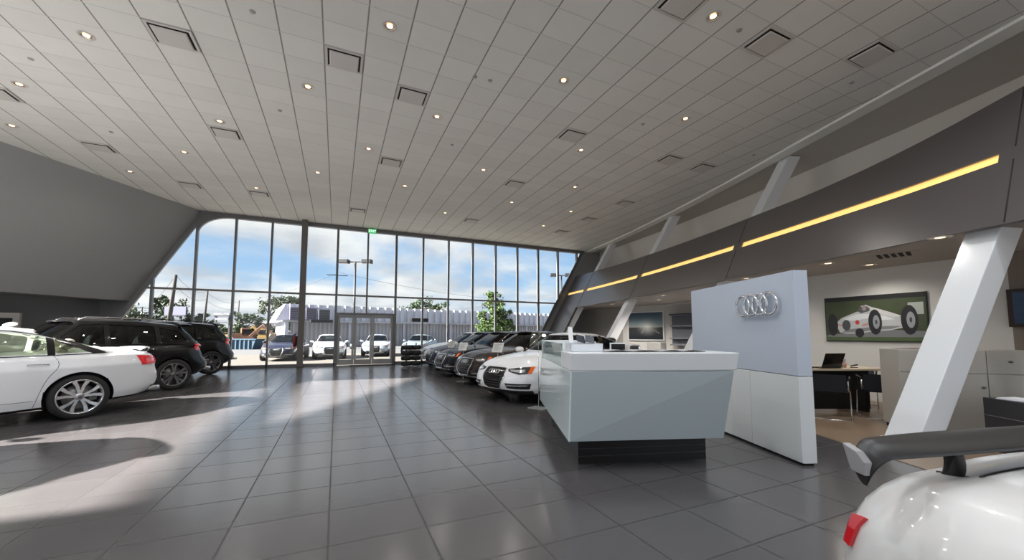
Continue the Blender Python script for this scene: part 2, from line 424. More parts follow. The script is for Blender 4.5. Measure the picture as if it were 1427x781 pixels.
# entrance: side light and a pair of door leaves
m = MB()
m.box(DX0+.04, DX0+.10, fy0, fy1, 0, DH); m.box(DX1-.10, DX1-.04, fy0, fy1, 0, DH)
dr = tag(m.build('door_1', M_alu), kind='structure')
def leaf(x0, x1, handle):
    q = MB(); w = .085; y0, y1 = GY-.03, GY+.03
    q.box(x0, x0+w, y0, y1, .02, DH-.01); q.box(x1-w, x1, y0, y1, .02, DH-.01); q.box(x0+w, x1-w, y0, y1, DH-.12, DH-.01); q.box(x0+w, x1-w, y0, y1, .02, .24)
    l = q.build('door_leaf', mat('light_grey_door_aluminium', (.33, .33, .33), .4, metal=.3), dr)
    q = MB(); q.add([(x0+w, GY, .24), (x1-w, GY, .24), (x1-w, GY, DH-.12), (x0+w, GY, DH-.12)], [(0, 1, 2, 3)]); q.build('glass_pane', G_win, l, fixn=False)
    if handle:
        q = MB(); hx = x0+.045 if handle < 0 else x1-.045
        q.tube([(hx, y0-.005, .95), (hx, y0-.06, .97), (hx, y0-.06, 1.25), (hx, y0-.005, 1.27)], .012, 8); q.build('handle', M_chrome, l)
leaf(DX0+.10, .69, 0); leaf(.70, 1.42, 1); leaf(1.43, DX1-.10, -1)
m = MB(); m.box(.55, 2.35, GY-.6, GY-.1, 0, .015)
tag(m.build('door_mat', mat('black_ribbed_rubber', (.01, .01, .012), .8, bump=(80, .5)), bevel=.004), 'thin black door mat lying just inside the glass entrance doors', 'door mat')

# round-edged steel column in front of the glazing
m = MB(); m.box(-1.42, -1.20, GY-.42, GY-.20, 0, Z-.01)
c = m.build('structural_column', mat('dark_grey_column_paint', (.14, .13, .125), .45), bevel=.02)
tag(c, 'tall dark grey square steel column standing in front of the glass wall', 'column')

# slanted white columns carrying the fascia
def slanted(y0, w, d, label, z1=5.98, lean=True):
    t = tang(y0); n = Vector((t.y, -t.x, 0))
    b = W(y0, 0, .13)
    up = n*(.58)+Vector((0, 0, 1))
    m = MB()
    def ring(z):
        c = b+up*z; return [c-t*w/2, c+t*w/2, c+t*w/2+n*d, c-t*w/2+n*d]
    r0 = ring(0); r1 = ring(z1)
    m.hexa([r0[1], r0[0], r0[3], r0[2], r1[1], r1[0], r1[3], r1[2]])
    o = m.build('slanted_column', M_beam, bevel=.012)
    q = MB(); rp = ring(0); cc = (rp[0]+rp[2])/2
    s = 1.12; r0 = [cc+(p-cc)*s for p in ring(0)]; r1 = [((ring(.10)[0]+ring(.10)[2])/2)+(p-((ring(.10)[0]+ring(.10)[2])/2))*s for p in ring(.10)]
    q.hexa([r0[1], r0[0], r0[3], r0[2], r1[1], r1[0], r1[3], r1[2]]); q.build('base_cover', M_beam, o)
    tag(o, label, 'column', 'slanted white columns under the dark fascia')
    return o
slanted(2.36, .34, .34, 'large white slanted column at the right, rising behind the black rear wing')
slanted(7.05, .34, .34, 'white slanted column whose top shows above the emblem wall and fascia')
slanted(11.75, .32, .34, 'thin white slanted column left of the mounted road picture')
slanted(16.3, .32, .34, 'farthest grey-white slanted column beside the window end of the fascia')

# ------------------------------------------------------------------ ceiling fittings
def cell(x, y): return (-.328+.6183*(math.floor((x+.328)/.6183)+.5), 3.925+.531*(math.floor((y-3.925)/.531)+.5))
G0 = [(-2.52, 7.38), (-.02, 6.82), (1.21, 7.35), (-2.5, 10.59), (-5.55, 12.67), (-4.33, 14.82), (-2.48, 14.81), (1.22, 10.58), (4.91, 10.57), (4.88, 7.34), (7.94, 7.34), (9.14, 7.33), (9.18, 10.51), (9.18, 12.54), (6.12, 3.65), (7.91, 3.11), (4.31, 3.73), (-6.0, 10.51), (.58, 15.4), (4.9, 14.78), (9.25, 14.77)]
L0 = [(-3.71, 7.91), (-5.56, 10.05), (-6.76, 12.15), (-5.57, 14.32), (-3.72, 12.15), (-2.49, 10.09), (-.63, 7.93), (.61, 10.09), (-.64, 12.28), (1.88, 12.31), (.6, 5.81), (1.82, 7.92), (3.69, 5.78), (4.91, 3.66), (6.77, 5.78), (5.54, 7.93), (6.73, 10.01), (3.71, 10.07), (5.54, 12.22), (3.69, 14.3), (-2.5, 14.3), (7.9, 12.2), (7.9, 14.3)]
NUM = ['first', 'second', 'third', 'fourth', 'fifth', 'sixth', 'seventh', 'eighth', 'ninth', 'tenth']
def rows_of(pts):
    rows = {}
    for i, p in enumerate(pts): rows.setdefault(round(p[1]), []).append(i)
    ks = sorted(rows); merged = []
    for k in ks:
        if merged and k-merged[-1][0] <= 1: merged[-1][1].extend(rows[k]); merged[-1] = (k, merged[-1][1])
        else: merged.append((k, list(rows[k])))
    lab = {}
    for a, (k, ids) in enumerate(merged):
        ids.sort(key=lambda i: pts[i][0])
        for b, i in enumerate(ids): lab[i] = (NUM[b], NUM[a])
    return lab
M_diff = mat('diffuser_white_metal', (.60, .57, .54), .5)
M_gap = mat('diffuser_dark_slot', (.02, .018, .016), .8)
cells = [cell(*p) for p in G0]; lab = rows_of(cells)
for i, (x, y) in enumerate(cells):
    fx, fy = .595/2, .51/2
    e = empty('air_diffuser', (x, y, Z))
    m = MB()
    for (a0, a1, b0, b1) in ((-fx, fx, -fy, -fy+.04), (-fx, fx, fy-.04, fy), (-fx, -fx+.04, -fy+.04, fy-.04), (fx-.04, fx, -fy+.04, fy-.04)): m.box(a0, a1, b0, b1, -.018, 0)
    m.build('frame', M_diff, e)
    m = MB(); m.box(-fx+.04, fx-.04, -fy+.04, fy-.04, -.006, 0); m.build('slot', M_gap, e)
    m = MB(); m.hexa([(-fx+.085, -fy+.075, -.045), (fx-.085, -fy+.075, -.045), (fx-.085, fy-.075, -.045), (-fx+.085, fy-.075, -.045), (-fx+.07, -fy+.06, -.03), (fx-.07, -fy+.06, -.03), (fx-.07, fy-.06, -.03), (-fx+.07, fy-.06, -.03)])
    m.build('face_plate', M_diff, e)
    a, b = lab[i]
    tag(e, 'square ceiling air diffuser, %s from the left in the %s row from camera' % (a, b), 'air vent', 'square air diffusers in the tiled ceiling')
cl = [cell(*p) for p in L0]; lab = rows_of(cl)
M_can = mat('brushed_downlight_reflector', (.75, .62, .52), .25, metal=.8)
def downlight(x, y, z, label, group, r=.085, power=9., col=(1, .93, .85)):
    e = empty('recessed_downlight', (x, y, z))
    m = MB(); m.lathe([(r+.022, 0.), (r+.02, -.008), (r, -.010), (r-.004, -.002)], 28); m.build('trim_ring', M_diff, e)
    m = MB(); m.lathe([(r, -.006), (r*.97, -.001), (r*.45, .0)], 28); m.build('reflector', M_can, e)
    m = MB(); m.disc((0, 0, -.004), r*.52, 20, (0, 0, -1)); m.build('lamp', M_lamp, e)
    tag(e, label, 'ceiling light', group)
    if power:
        l = bpy.data.lights.new('downlight_beam', 'SPOT'); l.energy = power; l.color = col; l.spot_size = math.radians(150); l.spot_blend = .8; l.shadow_soft_size = .06
        o = bpy.data.objects.new('downlight_beam', l); COL.objects.link(o); o.location = (x, y, z-.03); o['kind'] = 'structure'
    return e
for i, (x, y) in enumerate(cl):
    a, b = lab[i]
    downlight(x, y, Z, 'round ceiling downlight, %s from the left in the %s row from camera' % (a, b), 'round downlights in the tiled ceiling', power=PW_DOWN)
for i, (x, y) in enumerate([(-5.6, 5.8), (-2.5, 3.66), (.6, 3.66), (2.4, 1.5), (5.5, 1.5), (-.6, 1.5), (2.4, -1.1), (5.5, -1.1), (-.6, -1.1), (-4., 1.5)]):  # unseen downlights added to brighten the near car, desk and partition
    x, y = cell(x, y)
    downlight(x, y, Z, 'added unseen ceiling downlight above and behind the camera', 'added unseen downlights behind the camera', power=PW_BACK, col=(.92, .96, 1))
# sprinkler heads
SP = [(662, 107), (683, 112), (1030, 42), (1187, 115), (1050, 216), (896, 173), (804, 258), (630, 202), (390, 154), (155, 184), (43, 82), (352, 16), (1053, 215)]
def atz(px, py, z):
    x3 = (px-707.4)/536.29; z3 = -(py-427.73)/536.29; c, s = math.cos(-.0011), math.sin(-.0011)
    x = x3*c+z3*s; z2 = -x3*s+z3*c; c, s = math.cos(.0716), math.sin(.0716); y = c-z2*s; zz = s+z2*c
    c, s = math.cos(.4174), math.sin(.4174); X = x*c+y*s; Y = -x*s+y*c; t = (z-CAMH)/zz
    return (X*t, Y*t)
for i, p in enumerate(SP[:12]):
    x, y = atz(*p, Z); m = MB(); m.lathe([(0, -.012), (.035, -.012), (.045, .006)], 16)
    o = m.build('ceiling_sprinkler', mat('grey_sprinkler_plate', (.35, .34, .33), .5), loc=(x, y, Z))
    tag(o, 'tiny round grey sprinkler cover in the tiled ceiling', 'sprinkler', 'sprinkler covers in the tiled ceiling')
# soffit lights and vent
for (p, lb) in [((1310, 331), 'round soffit downlight nearest the large slanted column'), ((1212, 369), 'round soffit downlight above the racing car picture'), ((1154, 367), 'round soffit downlight just right of the emblem wall top'), ((1040, 388), 'round soffit downlight peeking over the emblem wall'), ((924, 412), 'round soffit downlight above the grey wall shelves'), ((918, 418), 'farther soffit downlight above the mounted road picture'), ((853, 424), 'farthest soffit downlight near the thin slanted column')]:
    x, y = atz(*p, ZB); downlight(x, y, ZB-.002, lb, 'round downlights in the office soffit', r=.10, power=PW_SOF*(11.0 if y > 7 else (.55 if y < 2.6 else 1.3)))
x, y = atz(1245, 355, ZB)
e = empty('linear_vent', (x, y, ZB), rz=.28)
m = MB(); m.box(-.3, .3, -.3, .3, -.012, 0); m.build('frame', M_soffit, e)
m = MB()
for k in range(5): m.box(-.2, .2, -.2+k*.085, -.15+k*.085, -.02, -.012)
m.build('grille', M_gap, e)
tag(e, 'square grilled air vent in the grey soffit above the racing car picture', 'air vent')

# exit sign
x0, y0 = 1.30, 17.55
e = empty('exit_sign', (x0, y0, 5.98)); m = MB(); m.box(-.16, .16, -.025, .025, -.26, -.06); m.build('housing', mat('exit_sign_green', (.05, .35, .12), .4, emit=(.08, .5, .18), es=.5), e, bevel=.004)
m = MB(); m.box(-.01, .01, -.01, .01, -.06, 0); m.box(-.14, .14, -.03, .03, -.055, -.04); m.build('bracket', M_black, e)
def text_obj(s, name, size, mt, parent=None, loc=(0, 0, 0), rot=(PI/2, 0, 0), ext=.002, sx=1.):
    cu = bpy.data.curves.new(name, 'FONT'); cu.body = s; cu.size = size; cu.extrude = ext; cu.align_x = 'CENTER'; cu.align_y = 'CENTER'
    t = bpy.data.objects.new(name, cu); COL.objects.link(t); dg = bpy.context.evaluated_depsgraph_get()
    me = bpy.data.meshes.new_from_object(t.evaluated_get(dg)); bpy.data.objects.remove(t)
    o = bpy.data.objects.new(name, me); me.materials.clear(); me.materials.append(mt); COL.objects.link(o)
    o.parent = parent; o.location = loc; o.rotation_euler = rot; o.scale = (sx, 1, 1); return o
text_obj('EXIT', 'lettering', .15, mat('exit_letter_glow', (.8, 1, .8), .5, emit=(.6, 1, .7), es=1.2), e, (0, -.028, -.16))
tag(e, 'small green exit sign hanging under the ceiling above the glass doors', 'exit sign')
# ================================================================== CARS
def unit_outline(nf, nr, a, w, N=72):
    """closed plan outline of unit size, points evenly spaced for a body of half-length a, half-width w"""
    D = []
    M = 1500
    for i in range(M+1):
        t = PI*i/M; c, s = math.cos(t), math.sin(t); n = nf if c >= 0 else nr
        D.append((math.copysign(abs(c)**(2/n), c), abs(s)**(2/n)))
    D = np.array(D); P = D*np.array([a, w]); d = np.r_[0, np.cumsum(np.hypot(*np.diff(P, axis=0).T))]
    u = np.linspace(0, d[-1], N//2+1); ux = np.interp(u, d, D[:, 0]); uy = np.interp(u, d, D[:, 1]); uy[0] = uy[-1] = 0
    up = list(zip(ux, uy)); return up+[(x, -y) for x, y in up[-2:0:-1]]
def obj_of(me, name='tmp'):
    o = bpy.data.objects.new(name, me); COL.objects.link(o); return o
def bool_cut(me, cutters):
    o = obj_of(me); cs = []
    for c in cutters:
        co = obj_of(c, 'cut'); cs.append(co); md = o.modifiers.new('b', 'BOOLEAN'); md.operation = 'DIFFERENCE'; md.solver = 'EXACT'; md.object = co
    dg = bpy.context.evaluated_depsgraph_get(); dg.update()
    r = bpy.data.meshes.new_from_object(o.evaluated_get(dg))
    for x in [o]+cs: bpy.data.objects.remove(x)
    return r
def finish(me, mats, ang=.6, name='m'):
    me.name = name
    bm = bmesh.new(); bm.from_mesh(me)
    for f in bm.faces: f.smooth = True
    for e in bm.edges: e.smooth = not (len(e.link_faces) == 2 and e.calc_face_angle(0) > ang)
    bm.to_mesh(me); bm.free()
    me.materials.clear()
    for m in mats: me.materials.append(m)
    return me
def resample(pts, n):
    P = np.array(pts, float)
    if len(P) == 1: return [tuple(P[0])]*n
    d = np.r_[0, np.cumsum(np.sqrt((np.diff(P, axis=0)**2).sum(1)))]
    u = np.linspace(0, d[-1], n); return [tuple(np.interp(x, d, P[:, k]) for k in range(P.shape[1])) for x in u]
def bezier(pts, n=14):
    """smooth curve through 2-d points"""
    P = [pts[0]]+list(pts)+[pts[-1]]; out = []
    for i in range(1, len(P)-2):
        for k in range(n):
            t = k/n; q = []
            for c in range(len(pts[0])):
                a, b, d, e = P[i-1][c], P[i][c], P[i+1][c], P[i+2][c]
                q.append(.5*((2*b)+(-a+d)*t+(2*a-5*b+4*d-e)*t*t+(-a+3*b-3*d+e)*t**3))
            out.append(tuple(q))
    return out+[tuple(pts[-1])]

class Skin:
    """projects 2-d outlines onto a car's surface so that fittings follow its shape"""
    def __init__(s, meshes, xr=2.2):
        s.xr = xr
        vs = []; fs = []
        for me in meshes:
            o = len(vs); vs += [v.co.copy() for v in me.vertices]; fs += [[i+o for i in p.vertices] for p in me.polygons]
        s.t = BVHTree.FromPolygons(vs, fs)
    def hit(s, axis, a, b):
        if axis == 'F': o, d = Vector((5, a, b)), Vector((-1, 0, 0))
        elif axis == 'R': o, d = Vector((-5, a, b)), Vector((1, 0, 0))
        elif axis == 'L': o, d = Vector((a, 3, b)), Vector((0, -1, 0))
        elif axis == 'N': o, d = Vector((a, -3, b)), Vector((0, 1, 0))
        elif axis == 'T': o, d = Vector((a, b, 4)), Vector((0, 0, -1))
        elif isinstance(axis, tuple):    # oblique horizontal direction (angle): a = sideways, b = height
            an = axis[0]; dd = Vector((math.cos(an), math.sin(an), 0)); o, d = Vector((math.copysign(s.xr, dd.x), a, b))+dd*5, -dd
        h, n, i, t = s.t.ray_cast(o, d)
        if h is None:
            h, n, i, t = s.t.find_nearest(o+d*2.6)
        if n.dot(d) > 0: n = -n
        return h, n
    def patch(s, mb, axis, ca, cb, nu=14, nv=6, off=.004, depth=.012, mi=0):
        A = resample(ca, nu); B = resample(cb, nu); top = []; bot = []
        for j in range(nv+1):
            r = []; q = []
            for a, b in zip(A, B):
                t = j/nv; h, n = s.hit(axis, a[0]+(b[0]-a[0])*t, a[1]+(b[1]-a[1])*t); r.append(h+n*off); q.append(h-n*depth)
            top.append(r); bot.append(q)
        mb.grid(top, mi); mb.grid(bot, mi)
        ed = lambda G: G[0]+[r[-1] for r in G[1:]]+G[-1][::-1][1:]+[r[0] for r in G[1:-1]][::-1]
        mb.grid([ed(top), ed(bot)], mi, smooth=False, closed=True)
        return mb
    def line(s, mb, axis, pts, r, off=.0, n=40, mi=0, closed=False, seg=6):
        P = resample(pts+([pts[0]] if closed else []), n); out = []
        for p in P:
            h, nn = s.hit(axis, *p); out.append(h+nn*off)
        if closed: out = out[:-1]
        return mb.tube(out, r, seg, mi, closed=closed)

LV = [(.00, .90, .16, .20), (.05, .945, .10, .10), (.16, .975, .035, .03), (.22, .982, .025, .015), (.34, .985, .0, .0), (.50, .993, .0, .01), (.62, .998, .02, .035), (.74, 1.0, .05, .05), (.78, 1.0, .06, .053), (.81, .988, .07, .057), (.93, .955, .125, .075), (.98, .925, .16, .09), (1.0, .89, .20, .11)]
def loft_body(sp):
    L, Wd = sp['L'], sp['W']; a = L/2; w = Wd/2
    U = unit_outline(sp.get('nf', 4.4), sp.get('nr', 4.6), a, w, sp.get('N', 88))
    zs = interp(*zip(*sp['zs'])); zc = interp(*zip(*sp['zc'])); zb = interp(*zip(*sp['zb']))
    ax = sp['axles']
    rows = []
    for g, wf, af, ar in sp.get('LV', LV):
        row = []
        for ux, uy in U:
            x = ux*(a-af if ux > 0 else a-ar); y = uy*w*wf
            tap = 1-sp.get('taper', .03)*max(0, abs(x)/a-.35)
            z = zb(x)+g*(zs(x)-zb(x)); fl = sum(math.exp(-((x-q)/.42)**2) for q in ax)*sp.get('flare', .012)*math.exp(-((g-.55)/.4)**2)*4*g
            row.append(Vector((x, y*tap+math.copysign(fl, uy)*(1 if abs(uy) > .6 else 0), z)))
        rows.append(row)
    last = rows[-1]; nt = 7
    for k in range(1, nt+1):
        t = k/nt; row = []
        for p in last:
            x = p.x; f = min(1, max(0, (a-.20-abs(x))/.25)); e = f*f*(3-2*f)
            top = zc(x); z = p.z+(top-p.z)*(1-(1-t)**2)*(e*.75+.25 if t < 1 else 1)
            if t >= 1: z = p.z+(top-p.z)*(e*.75+.25)
            row.append(Vector((x, p.y*(1-t), z)))
        rows.append(row)
    mb = MB(); mb.grid(rows, closed=True)
    # bottom: collapse to the centre line
    b = rows[0]; mb.grid([[Vector((p.x, 0, p.z)) for p in b], b], closed=True)
    me = mb.mesh('body', MATS['white_wall_paint'], clean=True)
    return me
def loft_cabin(sp, ins=0., zin=0.):
    c = sp['cab']; zs = interp(*zip(*sp['zs'])); zr = interp(*zip(*c['roof']))
    wb, wr = c['wb']-ins, c['wr']-ins; b0, b1, r0, r1 = c['x']; b0 += ins*2; b1 -= ins*2; r0 += ins*.8; r1 -= ins*.8
    U = unit_outline(c.get('nf', 5.), c.get('nr', 5.), (b1-b0)/2, wb, 72)
    rows = []; nv = 9
    for k in range(nv+1):
        v = k/nv; lo = b0+(r0-b0)*v; hi = b1+(r1-b1)*v; w = wb+(wr-wb)*v**c.get('wp', 1.3); row = []
        for ux, uy in U:
            x = (lo+hi)/2+ux*(hi-lo)/2; zt = zr(min(max(x, r0), r1))-.055-zin
            fb = zs(x)-.04
            bow = c.get('bow', .03)*math.sin(PI*v)*(1 if ux > 0 else .6)*max(0, abs(ux)-.5)*2
            row.append(Vector((x+math.copysign(bow, ux), uy*w, fb+(zt-fb)*v)))
        rows.append(row)
    last = rows[-1]
    for t in (.08, .2, .36, .55, .78, 1.):
        row = []
        for p in last:
            row.append(Vector((p.x, p.y*(1-t), p.z+.055*(1-(1-t)**2.6))))
        rows.append(row)
    return rows
def prismy(poly, y0=-2, y1=2):
    m = MB(); m.prism(poly, lambda u, v: (u, y0, v), lambda u, v: (u, y1, v)); return m.mesh('c', MATS['black_satin'])
def prismx(poly, x0, x1):
    m = MB(); m.prism(poly, lambda u, v: (x0, u, v), lambda u, v: (x1, u, v)); return m.mesh('c', MATS['black_satin'])

def roundpoly(poly, r=.04, n=4):
    out = []; k = len(poly)
    for i in range(k):
        p = Vector(poly[i]); a = Vector(poly[i-1])-p; b = Vector(poly[(i+1) % k])-p
        ra = min(r, a.length*.45); rb = min(r, b.length*.45); A = p+a.normalized()*ra; B = p+b.normalized()*rb
        for j in range(n+1):
            t = j/n; q = A*(1-t)**2+p*2*t*(1-t)+B*t*t; out.append((q.x, q.y))
    return out

PW_ = {}
def paint(name, col, metal=0., rough=.28, coat=.55):
    return mat(name, col, rough, metal=metal, coat=coat, spec=.3)
M_tyre = mat('black_tyre_rubber', (.018, .018, .019), .75, bump=(60, .15))
M_rim = mat('silver_alloy', (.62, .62, .63), .22, metal=.9)
M_rimd = mat('dark_alloy', (.20, .20, .21), .3, metal=.8)
M_disc = mat('brake_steel', (.25, .24, .23), .4, metal=.8)
M_lamp_r = mat('red_tail_lamp', (.50, .012, .02), .08, coat=1., emit=(.8, .02, .03), es=.12)
M_lamp_h = mat('dark_headlamp_lens', (.06, .06, .065), .06, coat=1., metal=.3)
M_led = mat('silver_lamp_reflector', (.72, .74, .78), .12, metal=.8)
M_orange = mat('orange_side_reflector', (.75, .12, .01), .15, coat=1.)
M_plas = mat('black_car_plastic', (.016, .016, .017), .45)
M_gloss = mat('gloss_black_trim', (.008, .008, .009), .12)
M_plate = mat('plate_white', (.75, .76, .78), .4)
M_seat_d = mat('dark_leather', (.03, .028, .028), .5)
M_seat_b = mat('pale_leather', (.42, .38, .30), .5)

def wheel_meshes(R, rr, w, style=0):
    X = Matrix.Rotation(-PI/2, 4, 'X')     # z -> y
    t = MB(); h = w/2
    t.lathe([(rr, -h+.01), (rr+.02, -h), (R-.03, -h+.006), (R-.008, -h+.03), (R, -h*.5), (R, h*.5), (R-.008, h-.03), (R-.03, h-.006), (rr+.02, h), (rr, h-.01)], 48, X, closed=False)
    t.lathe([(rr, h-.01), (rr-.01, 0), (rr, -h+.01)], 48, X)
    tyre = t.mesh('wheel', M_tyre)
    r = MB()
    r.lathe([(rr+.004, h-.012), (rr+.004, h-.002), (rr-.012, h-.004), (rr-.022, h-.03), (rr-.03, h-.09), (rr-.03, -h+.02)], 48, X)
    r.lathe([(.0, h-.028), (.03, h-.028), (.052, h-.035), (.066, h-.05), (.066, h-.11)], 24, X)
    n = 5 if style in (0, 2) else 10
    for k in range(n):
        a0 = 2*PI*k/n+PI/2
        for sgn in ((-1, 1) if style != 1 else (0,)):
            sp = {0: .30, 2: .20, 1: 0}[style]; ai = a0+sgn*.16; ao = a0+sgn*sp
            wi, wo = (.016, .027) if style != 1 else (.012, .016)
            ri, ro = .045, rr-.012; yi, yo = h-.035, h-.014
            mid = (a0+sgn*(sp*.72), (ri+ro)*.55)
            P = [(ri, ai, yi), (mid[1], mid[0], (yi+yo)/2-.004), (ro, ao, yo)]
            ww = [wi, (wi+wo)/2*.9, wo]; rows = []
            for (rad, an, y), q in zip(P, ww):
                c = Vector((rad*math.cos(an), y, rad*math.sin(an))); tt = Vector((-math.sin(an), 0, math.cos(an)))*q
                rows.append([c-tt, c+tt, c+tt*1.1-Vector((0, .035, 0)), c-tt*1.1-Vector((0, .035, 0))])
            r.grid(rows, smooth=False, closed=True)
            r.add(rows[-1], [(0, 1, 2, 3)])
    r.lathe([(.0, h-.022), (.026, h-.024), (.028, h-.03)], 16, X, mi=1)
    rim = r.mesh('rim', [M_rim if style != 2 else M_rimd, M_rimd])
    d = MB(); d.lathe([(.03, h-.10), (rr*.72, h-.10), (rr*.72, h-.125), (.03, h-.125)], 32, X)
    c = math.radians(25); d.box(-rr*.75, -rr*.42, h-.15, h-.07, -.07, .09, mi=1)
    disc = d.mesh('brake_disc', [M_disc, mat('brake_caliper_grey', (.12, .12, .12), .4)])
    return tyre, rim, disc

def seat_mesh(bench=False):
    m = MB(); wd = .25 if not bench else .62
    m.ell((0, 0, .12), .27, wd, .10, e=.45); T = Matrix.Rotation(-.28, 3, 'Y')
    m.ell((-.29, 0, .42), .09, wd*.95, .34, M=T, e=.5)
    for y in ([0] if not bench else [-.38, .38]): m.ell((-.42, y, .80), .055, .13, .085, M=T, e=.6); m.tube([(-.38, y-.04, .68), (-.41, y-.04, .76)], .008, 5); m.tube([(-.38, y+.04, .68), (-.41, y+.04, .76)], .008, 5)
    return m.mesh('seat', M_seat_d)

def rings(mb, c, r, wire, axis_n, side, gap=1.45, mi=0, seg=28, flat=1.):
    c = Vector(c); n = Vector(axis_n).normalized(); s = Vector(side).normalized(); u = n.cross(s).normalized()
    for k in range(4):
        o = c+s*((k-1.5)*gap*r)+n*(.0006*(k % 2))
        mb.tube([o+s*(r*math.cos(2*PI*j/seg))+u*(r*math.sin(2*PI*j/seg)) for j in range(seg)], wire, 6, mi, closed=True)
    return mb

def make_car(sp, body_mat, label, category, wstyle=0, glass=None, seatm=None, roofm=None, lod=1):
    L, Wd, H = sp['L'], sp['W'], sp['H']; a = L/2; w = Wd/2; R = sp['R']
    root = empty(sp.get('name', 'parked_car')); glass = glass or G_car; seatm = seatm or M_seat_d
    body = loft_body(sp)
    rows = loft_cabin(sp); inner = loft_cabin(sp, .03, .03)
    cm = MB(); cm.grid(rows, closed=True); outer_only = cm.mesh('o', M_white, clean=True)
    cm = MB(); cm.grid(rows, closed=True); cm.grid(inner, closed=True, flip=True); cm.grid([rows[0], inner[0]], closed=True)
    shell = cm.mesh('s', M_white, clean=True)
    skin = Skin([body, outer_only], a-.06); cskin = Skin([outer_only])
    # wheel arches
    cuts = []
    for x in sp['axles']:
        for s in (-1, 1):
            m = MB(); X = Matrix.Translation((x, s*(w-.10), R*.98)) @ Matrix.Rotation(-PI/2, 4, 'X'); ra = R*sp.get('arch', 1.14); m.lathe([(0, -.19), (ra, -.19), (ra, .19), (0, .19)], 40, X); cuts.append(m.mesh('c', M_white, clean=True))
    bme = bool_cut(body, cuts)
    finish(bme, [body_mat, M_plas], .5, 'body')
    ra = R*sp.get('arch', 1.14)
    zb = interp(*zip(*sp['zb']))
    for p in bme.polygons:
        c = p.center
        if any(math.hypot(c.x-x, c.z-R*.98) < ra+.004 for x in sp['axles']) or (p.normal.z < -.6 and c.z < .4): p.material_index = 1
    bo = bpy.data.objects.new('body', bme); COL.objects.link(bo); bo.parent = root
    # cabin shell with real window openings
    cc = []
    for poly in sp['dlo']: cc.append(prismy(roundpoly(poly, .05)))
    c = sp['cab']; z0 = sp['ws'][0]; z1 = sp['ws'][1]; xm = (c['x'][2]+c['x'][3])/2
    wb, wr = c['wb'], c['wr']
    cc.append(prismx(roundpoly([(-wb+.10, z0), (wb-.10, z0), (wr-.035, z1), (-wr+.035, z1)], .08), xm, 3))
    z0, z1 = sp['rw']
    cc.append(prismx(roundpoly([(-wb+.16, z0), (wb-.16, z0), (wr-.06, z1), (-wr+.06, z1)], .08), -3, xm))
    sme = bool_cut(shell, cc); finish(sme, [roofm or body_mat, M_gloss], .7, 'cabin')
    so = bpy.data.objects.new('cabin', sme); COL.objects.link(so); so.parent = root
    # glass dome split into windscreen, rear window and side windows
    g = loft_cabin(sp, .012, .012); gb = {k: MB() for k in ('windscreen', 'rear_window', 'side_windows')}
    n = len(g[0])
    for i in range(9):
        for j in range(n):
            q = [g[i][j], g[i][(j+1) % n], g[i+1][(j+1) % n], g[i+1][j]]; nn = (q[1]-q[0]).cross(q[3]-q[0])
            if nn.length < 1e-9: continue
            nn.normalize(); k = 'side_windows' if abs(nn.y) > .62 else ('windscreen' if q[0].x > xm else 'rear_window')
            gb[k].add(q, [(0, 1, 2, 3)], 0, True)
    for k, b in gb.items(): b.build(k, glass, root, clean=True)
    # trims around the side windows, pillars
    out = sp['dlo_out']
    for ax in 'LN':
        m = MB(); cskin.line(m, ax, roundpoly(out, .05), .008, 0.0, 90, closed=True); m.build('window_trim', M_chrome if sp.get('chrome', True) else M_gloss, root)
        for (ta, tb) in sp['pill']:
            m = MB(); cskin.patch(m, ax, ta, tb, 8, 3, .003, .004); m.build('door_pillar', M_gloss, root)
        if lod:
            m = MB()
            for ln in sp['seams']: skin.line(m, ax, bezier(ln, 6) if len(ln) > 2 else ln, .0035, -.001, 26, seg=5)
            m.build('door_seams', M_plas, root)
            for hx, hz in sp['handles']:
                m = MB(); h, nn = skin.hit(ax, hx, hz); h2, _ = skin.hit(ax, hx+.20, hz+.006); e = nn*.03
                m.tube([h, h+e*.9, h+(h2-h)*.2+e, h+(h2-h)*.8+e, h2+e*.9, h2], [.008, .010, .011, .011, .010, .008], 8); m.build('door_handle', sp.get('hmat') or body_mat, root)
        # mirror
        s = 1 if ax == 'L' else -1; mx, mz = sp['mirror']
        m = MB(); m.ell((mx, s*(w+.06), mz), .085, .11, .065, e=.8); m.tube([(mx+.02, s*(w-.10), mz-.07), (mx, s*(w+.01), mz-.04)], .02, 8); m.build('wing_mirror', body_mat, root)
    # side sill, dark
    m = MB()
    for ax in 'LN': skin.patch(m, ax, [(sp['axles'][0]+ra+.03, zb(0)+.045), (sp['axles'][1]-ra-.03, zb(0)+.045)], [(sp['axles'][0]+ra+.03, zb(0)+.015), (sp['axles'][1]-ra-.03, zb(0)+.015)], 12, 1, .006)
    m.build('side_sill', M_plas, root)
    # wheels
    ty, ri, di = wheel_meshes(R, sp['rim'], .235, wstyle)
    for x in sp['axles']:
        for s in (1, -1):
            wo = bpy.data.objects.new('wheel', ty); COL.objects.link(wo); wo.parent = root; wo.location = (x, s*(w-.125), R); wo.rotation_euler = (0, 0 if s > 0 else 0, 0 if s > 0 else PI)
            for nm, me in (('rim', ri), ('brake_disc', di)): r = bpy.data.objects.new(nm, me); COL.objects.link(r); r.parent = wo
    # seats
    sm = seat_mesh(); sb = seat_mesh(True); zf = .36 if H < 1.55 else .55
    if H < 1.3: zf = .2
    for me in (sm, sb): me.materials.clear(); me.materials.append(seatm)
    for y in (-.37, .37):
        o = bpy.data.objects.new('seat', sm); COL.objects.link(o); o.parent = root; o.location = (sp['seat'][0], y, zf)
    if len(sp['seat']) > 1:
        o = bpy.data.objects.new('rear_bench', sb); COL.objects.link(o); o.parent = root; o.location = (sp['seat'][1], 0, zf)
